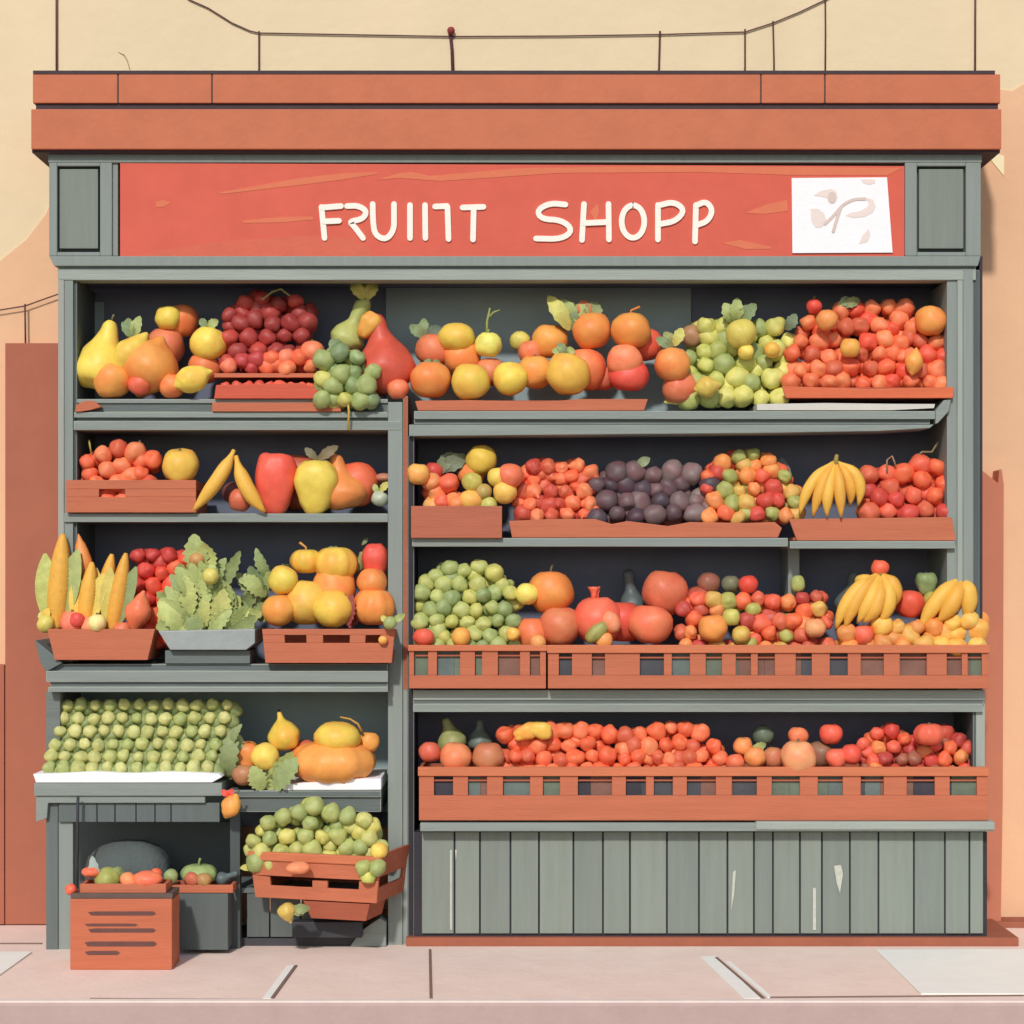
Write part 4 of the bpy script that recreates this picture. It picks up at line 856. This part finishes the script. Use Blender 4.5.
# ------------------------------------------------------------------ bottom long crate (right)
F('tomato', 'round', 430, 752, 11, 'C9634A', .0, 'red tomato at far left of the longest crate', stem=0)
F('orange', 'round', 456, 757, 16, 'D98658', .0, 'orange second from left in the longest crate', stem=0)
F('peach', 'round', 488, 757, 16, 'B97650', .0, 'rusty peach third from left in the longest crate', stem=2)
F('pear', 'pear', 451, 738, 15, '8A8C58', .14, 'olive green pear behind orange in the longest crate', tilt=-15, stem=0)
F('avocado', 'pear', 480, 738, 13, '6B756B', .2, 'dull grey avocado behind rusty peach in the longest crate', stem=0)
pile('tomato', 'tomato', 'red tomato in the long row on the counter crate', 'tomatoes in the counter crate',
     [(498, 734), (510, 722), (530, 726), (560, 722), (590, 722), (620, 728), (650, 724), (675, 718), (700, 724), (718, 742), (728, 758)], 779, 8.2, .015, [RED, RED, 'DE774F', LRED, 'C16043', 'D66B44'], 'round', seed=81, slope=.3, avoid=((533, 731, 9),))
F('ginger', 'pepper', 526, 732, 10, 'F2A84A', .02, 'knobbly golden ginger lump on the red tomatoes', tilt=70, sz=1.2, stem=0)
F('ginger', 'pepper', 540, 730, 10, 'F5AE4C', .01, 'second golden ginger lump, right one on the red tomatoes', tilt=100, sz=1.2, stem=0)
for (x_, y_, r_, cc, nm, yy, lb) in ((743, 746, 10, 'EC8A50', 'orange', .05, 'orange under green leaf right of the tomato row'), (755, 757, 11, 'EE9455', 'apricot', .0, 'tilted apricot right of the tomato row'),
                                   (735, 762, 9, 'E87350', 'tomato', .01, 'light red tomato at right end of tomato row'), (763, 735, 11, '66705C', 'lime', .14, 'dark green lime above the tilted apricot'),
                                   (773, 758, 12, 'B5744F', 'peach', .06, 'brown peach left of the pale pink peach'), (798, 736, 10, 'EA7B52', 'orange', .08, 'orange behind the pale pink peach'),
                                   (831, 734, 11.5, 'DF5F48', 'tomato', .08, 'high red tomato right of the pale pink peach'), (820, 754, 14, '8F6A52', 'fig', .12, 'brown fig between peach and red fruit'),
                                   (836, 758, 11, 'E86B50', 'tomato', .0, 'red tomato low beside brown fig'), (851, 754, 11, 'DB5843', 'tomato', .0, 'red tomato at left of small plum heap')):
    F(nm, 'round', x_, y_, r_, cc, yy, lb, stem=0, leaves=((752, 748, 766, 744, 8, GRE),) if nm == 'orange' and x_ == 743 else ())
F('peach', 'round', 798, 757, 18, 'EE9868', -.02, 'large pale pink peach in the longest crate', stem=3)
pile('small_plum', 'plum', 'small dark red plum at right end of counter crate', 'small plums in the counter crate', [(856, 746), (866, 732), (880, 724), (895, 722), (905, 732), (915, 726), (940, 722), (955, 730), (968, 738), (975, 746)], 779, 7.6, .03, ['C04A3E', 'A9463E', 'D66B44', 'E98A52', 'B8503F', '96604A', 'D9644C'], 'round', seed=83, slope=.3, avoid=((928, 732, 12),))
F('tomato', 'squash', 929, 734, 16, 'E2654B', .0, 'large ribbed tomato on top of small plum heap', stem=2, sz=.95)
# ------------------------------------------------------------------ table rows of green fruit
rnd = random.Random(11); n = 0
rowsdef = [(705, 66, 240, 12), (718.5, 63, 238, 12), (731.5, 60, 234, 12), (744.5, 54, 230, 12), (756.5, 50, 226, 12), (767.5, 49, 222, 12)]
pal = ['B9B673', 'BEBB78', 'AEB06C', 'B4B26E', 'A3AA68']
for lay in (0, 1):
    for k, (rw_, xa, xb, cnt) in enumerate(rowsdef):
        for i in range(cnt):
            x = xa + (i + (.5 if lay else 0)) * (xb - xa) / cnt + rnd.uniform(-1, 1) + 1; r_ = rnd.uniform(5.9, 7.4) if not lay else 8.2
            rr = rw_ + rnd.uniform(-1, 1) + (4 if lay else 0)
            y = -.08 + (764 - rr) * .004 * .45 + (.035 if lay else 0); q = r_ * sc(y)
            o = bpy.data.objects.new('green_plum', pmesh('ball', rnd.choice(pal) if not lay else '87925F')); C.objects.link(o)
            o.location = W(x, rr, y); o.scale = (q, q, q * .97); o.rotation_euler = (rnd.uniform(-.5, .5), rnd.uniform(-.5, .5), 0)
            tag(o, 'small green plum lined up in neat rows on white sheet', 'plum', 'green plums in rows on the table')
LV = [(225, 772, 240, 735, 22), (228, 776, 234, 728, 18), (215, 775, 232, 752, 22), (205, 776, 226, 762, 18), (232, 745, 242, 724, 9), (228, 778, 244, 756, 18)]
greens(228, 783, -.05, 'olive leaves at the right end of the green plum rows', LV, 12, ['8F9A64', '7F8A5C'], 'leafy_stalks')
# ------------------------------------------------------------------ pumpkin shelf
F('persimmon', 'pepper', 246, 757, 15, 'E88A48', .0, 'blocky orange persimmon left of the yellow pears', sz=1.05, stem=0, leaves=())
F('fig', 'ball', 244, 775, 12, 'A57450', -.05, 'brown fig under the blocky persimmon', stem=0, sz=.9)
F('pear', 'fig', 284, 735, 17, 'FAB84C', .04, 'yellow pear with dark tip, upper of two', stem=4, tilt=-12, stemcol='3A3236', sz=1.0)
F('pear', 'ball', 265, 757, 14, 'FCC057', -.03, 'round yellow pear, lower of two beside pumpkin', tilt=-20, sz=1.08, stem=0)
F('peach', 'round', 304, 752, 13, 'C9704E', .08, 'rusty peach behind the pumpkin near upper pear', stem=0)
greens(265, 792, -.06, 'soft green leaves under the lower yellow pear', [(262, 790, 252, 766, 18), (268, 790, 292, 752, 18), (262, 788, 286, 774, 18), (255, 788, 274, 780, 16), (262, 790, 296, 762, 20), (268, 790, 258, 772, 22), (275, 790, 300, 758, 22)], 14, ['98A264', '86935F', 'A8AE68'], 'leafy_stalks')
F('pumpkin', 'squash', 333, 762, 43, 'E8934A', .02, 'wide orange pumpkin on white folded paper', sx=1.05, sz=.70, stem=3, leaves=())
F('melon', 'ball', 338, 738, 23, 'FBBA4E', -.02, 'yellow melon with long curled stalk on wide pumpkin', sz=.74, stem=0)
mel = [o for o in bpy.data.objects if o.get('label', '').startswith('yellow melon with long')][0]
part('stalk', MB().tube([W(362, 732, .0), W(358, 724, -.01), (W(350, 719, -.01)), W(340, 717, -.01)], [.006, .005, .004, .003], 6), mat('D0A050'), mel)
F('orange', 'round', 369, 742, 11, 'EF9A4A', .05, 'orange behind the yellow melon at right', stem=0)
F('mango', 'lemon', 231, 806, 10.5, 'F09A4A', -.16, 'orange mango hanging at the corner of the table', tilt=25, sz=1.05, sx=.95, stem=3, leaves=((229, 796, 222, 790, 6, 'D8503F'), (229, 796, 233, 789, 6, 'D8503F')))
# ------------------------------------------------------------------ grapes in angled crate
bunch(318, 880, -.13, 'bright green grapes in the angled slotted crate', [(246, 852), (254, 832), (266, 815), (284, 808), (300, 804), (312, 796), (328, 804), (350, 808), (366, 812), (378, 822), (386, 845), (386, 860)], 872, 8.6, ['ADAF66', 'A3A966', 'B7B46A', '98A264', 'BFB662'], 91, slope=.05, maxn=100,
      leaves=((365, 862, 372, 882, 18, '98A264'), (270, 862, 240, 868, 10, OLI)))
bunch(376, 884, -.31, 'short tail of green grapes drooping over angled crate rim', [(356, 862), (366, 858), (382, 860), (388, 866)], 884, 8, ['A2AA62', '98A264', 'B6B75F'], 92, slope=.1, back=0)
F('lemon', 'ball', 379, 851, 8.5, 'E3C05A', -.28, 'small yellow lemon at right end of the angled crate', stem=0)
F('peach', 'ball', 298, 868, 9, 'EE8A60', -.26, 'salmon peach on the front rim of angled crate', sz=.7, sx=1.4, stem=0)
F('quince', 'fig', 287, 912, 9.5, 'B9A050', -.27, 'olive quince with leaf under the angled crate', tilt=160, stem=0, leaves=((292, 908, 310, 908, 10, '7F8A5C'), (292, 908, 304, 914, 8, '7F8A5C')))
# ------------------------------------------------------------------ small trays
F('tomato', 'ball', 91, 872, 8.5, 'E8704F', -.41, 'red tomato at left end of tray on slotted box', sz=.65, sx=1.1, stem=0)
F('tomato', 'ball', 71, 889.5, 6, 'DD6548', -.46, 'tiny red tomato beside the left of the small tray', stem=0)
F('cabbage', 'melon', 108, 880, 13, 'A3A357', -.40, 'olive green cabbage in tray on the slotted box', stem=0, leaves=((100, 882, 92, 856, 10, '8E9A8E'), (112, 870, 124, 872, 10, '86935F')))
F('tomato', 'ball', 129, 881, 9.5, 'F08A58', -.44, 'orange tomato in middle of tray on slotted box', tilt=60, sz=.85, stem=0)
F('tomato', 'ball', 147, 880, 11, 'E07552', -.44, 'salmon tomato at right of tray on slotted box', sx=1.4, sz=.85, stem=0)
F('tomato', 'ball', 156, 874, 6, 'E0643F', -.40, 'little red tomato atop the salmon one', stem=0)
F('lime', 'ball', 171, 876, 7.5, '93A066', -.2, 'small green lime at left of the green pepper tray', stem=0)
F('pepper', 'squash', 199, 874, 19, '8C9C62', -.12, 'flat green squash with pointed tip in pepper tray', 'squash', sz=.75, stem=7, stemcol='8FA063')
F('fig', 'ball', 192, 879, 7.5, 'B5684C', -.18, 'rusty fig in front of flat green squash', stem=0)
F('fig', 'ball', 204, 880, 8, 'A8824E', -.175, 'tan fig in front of flat green squash', stem=0)
F('aubergine', 'gourd', 224, 878, 8, '56605F', -.12, 'dark grey aubergine lying at right of pepper tray', tilt=70, stem=0)
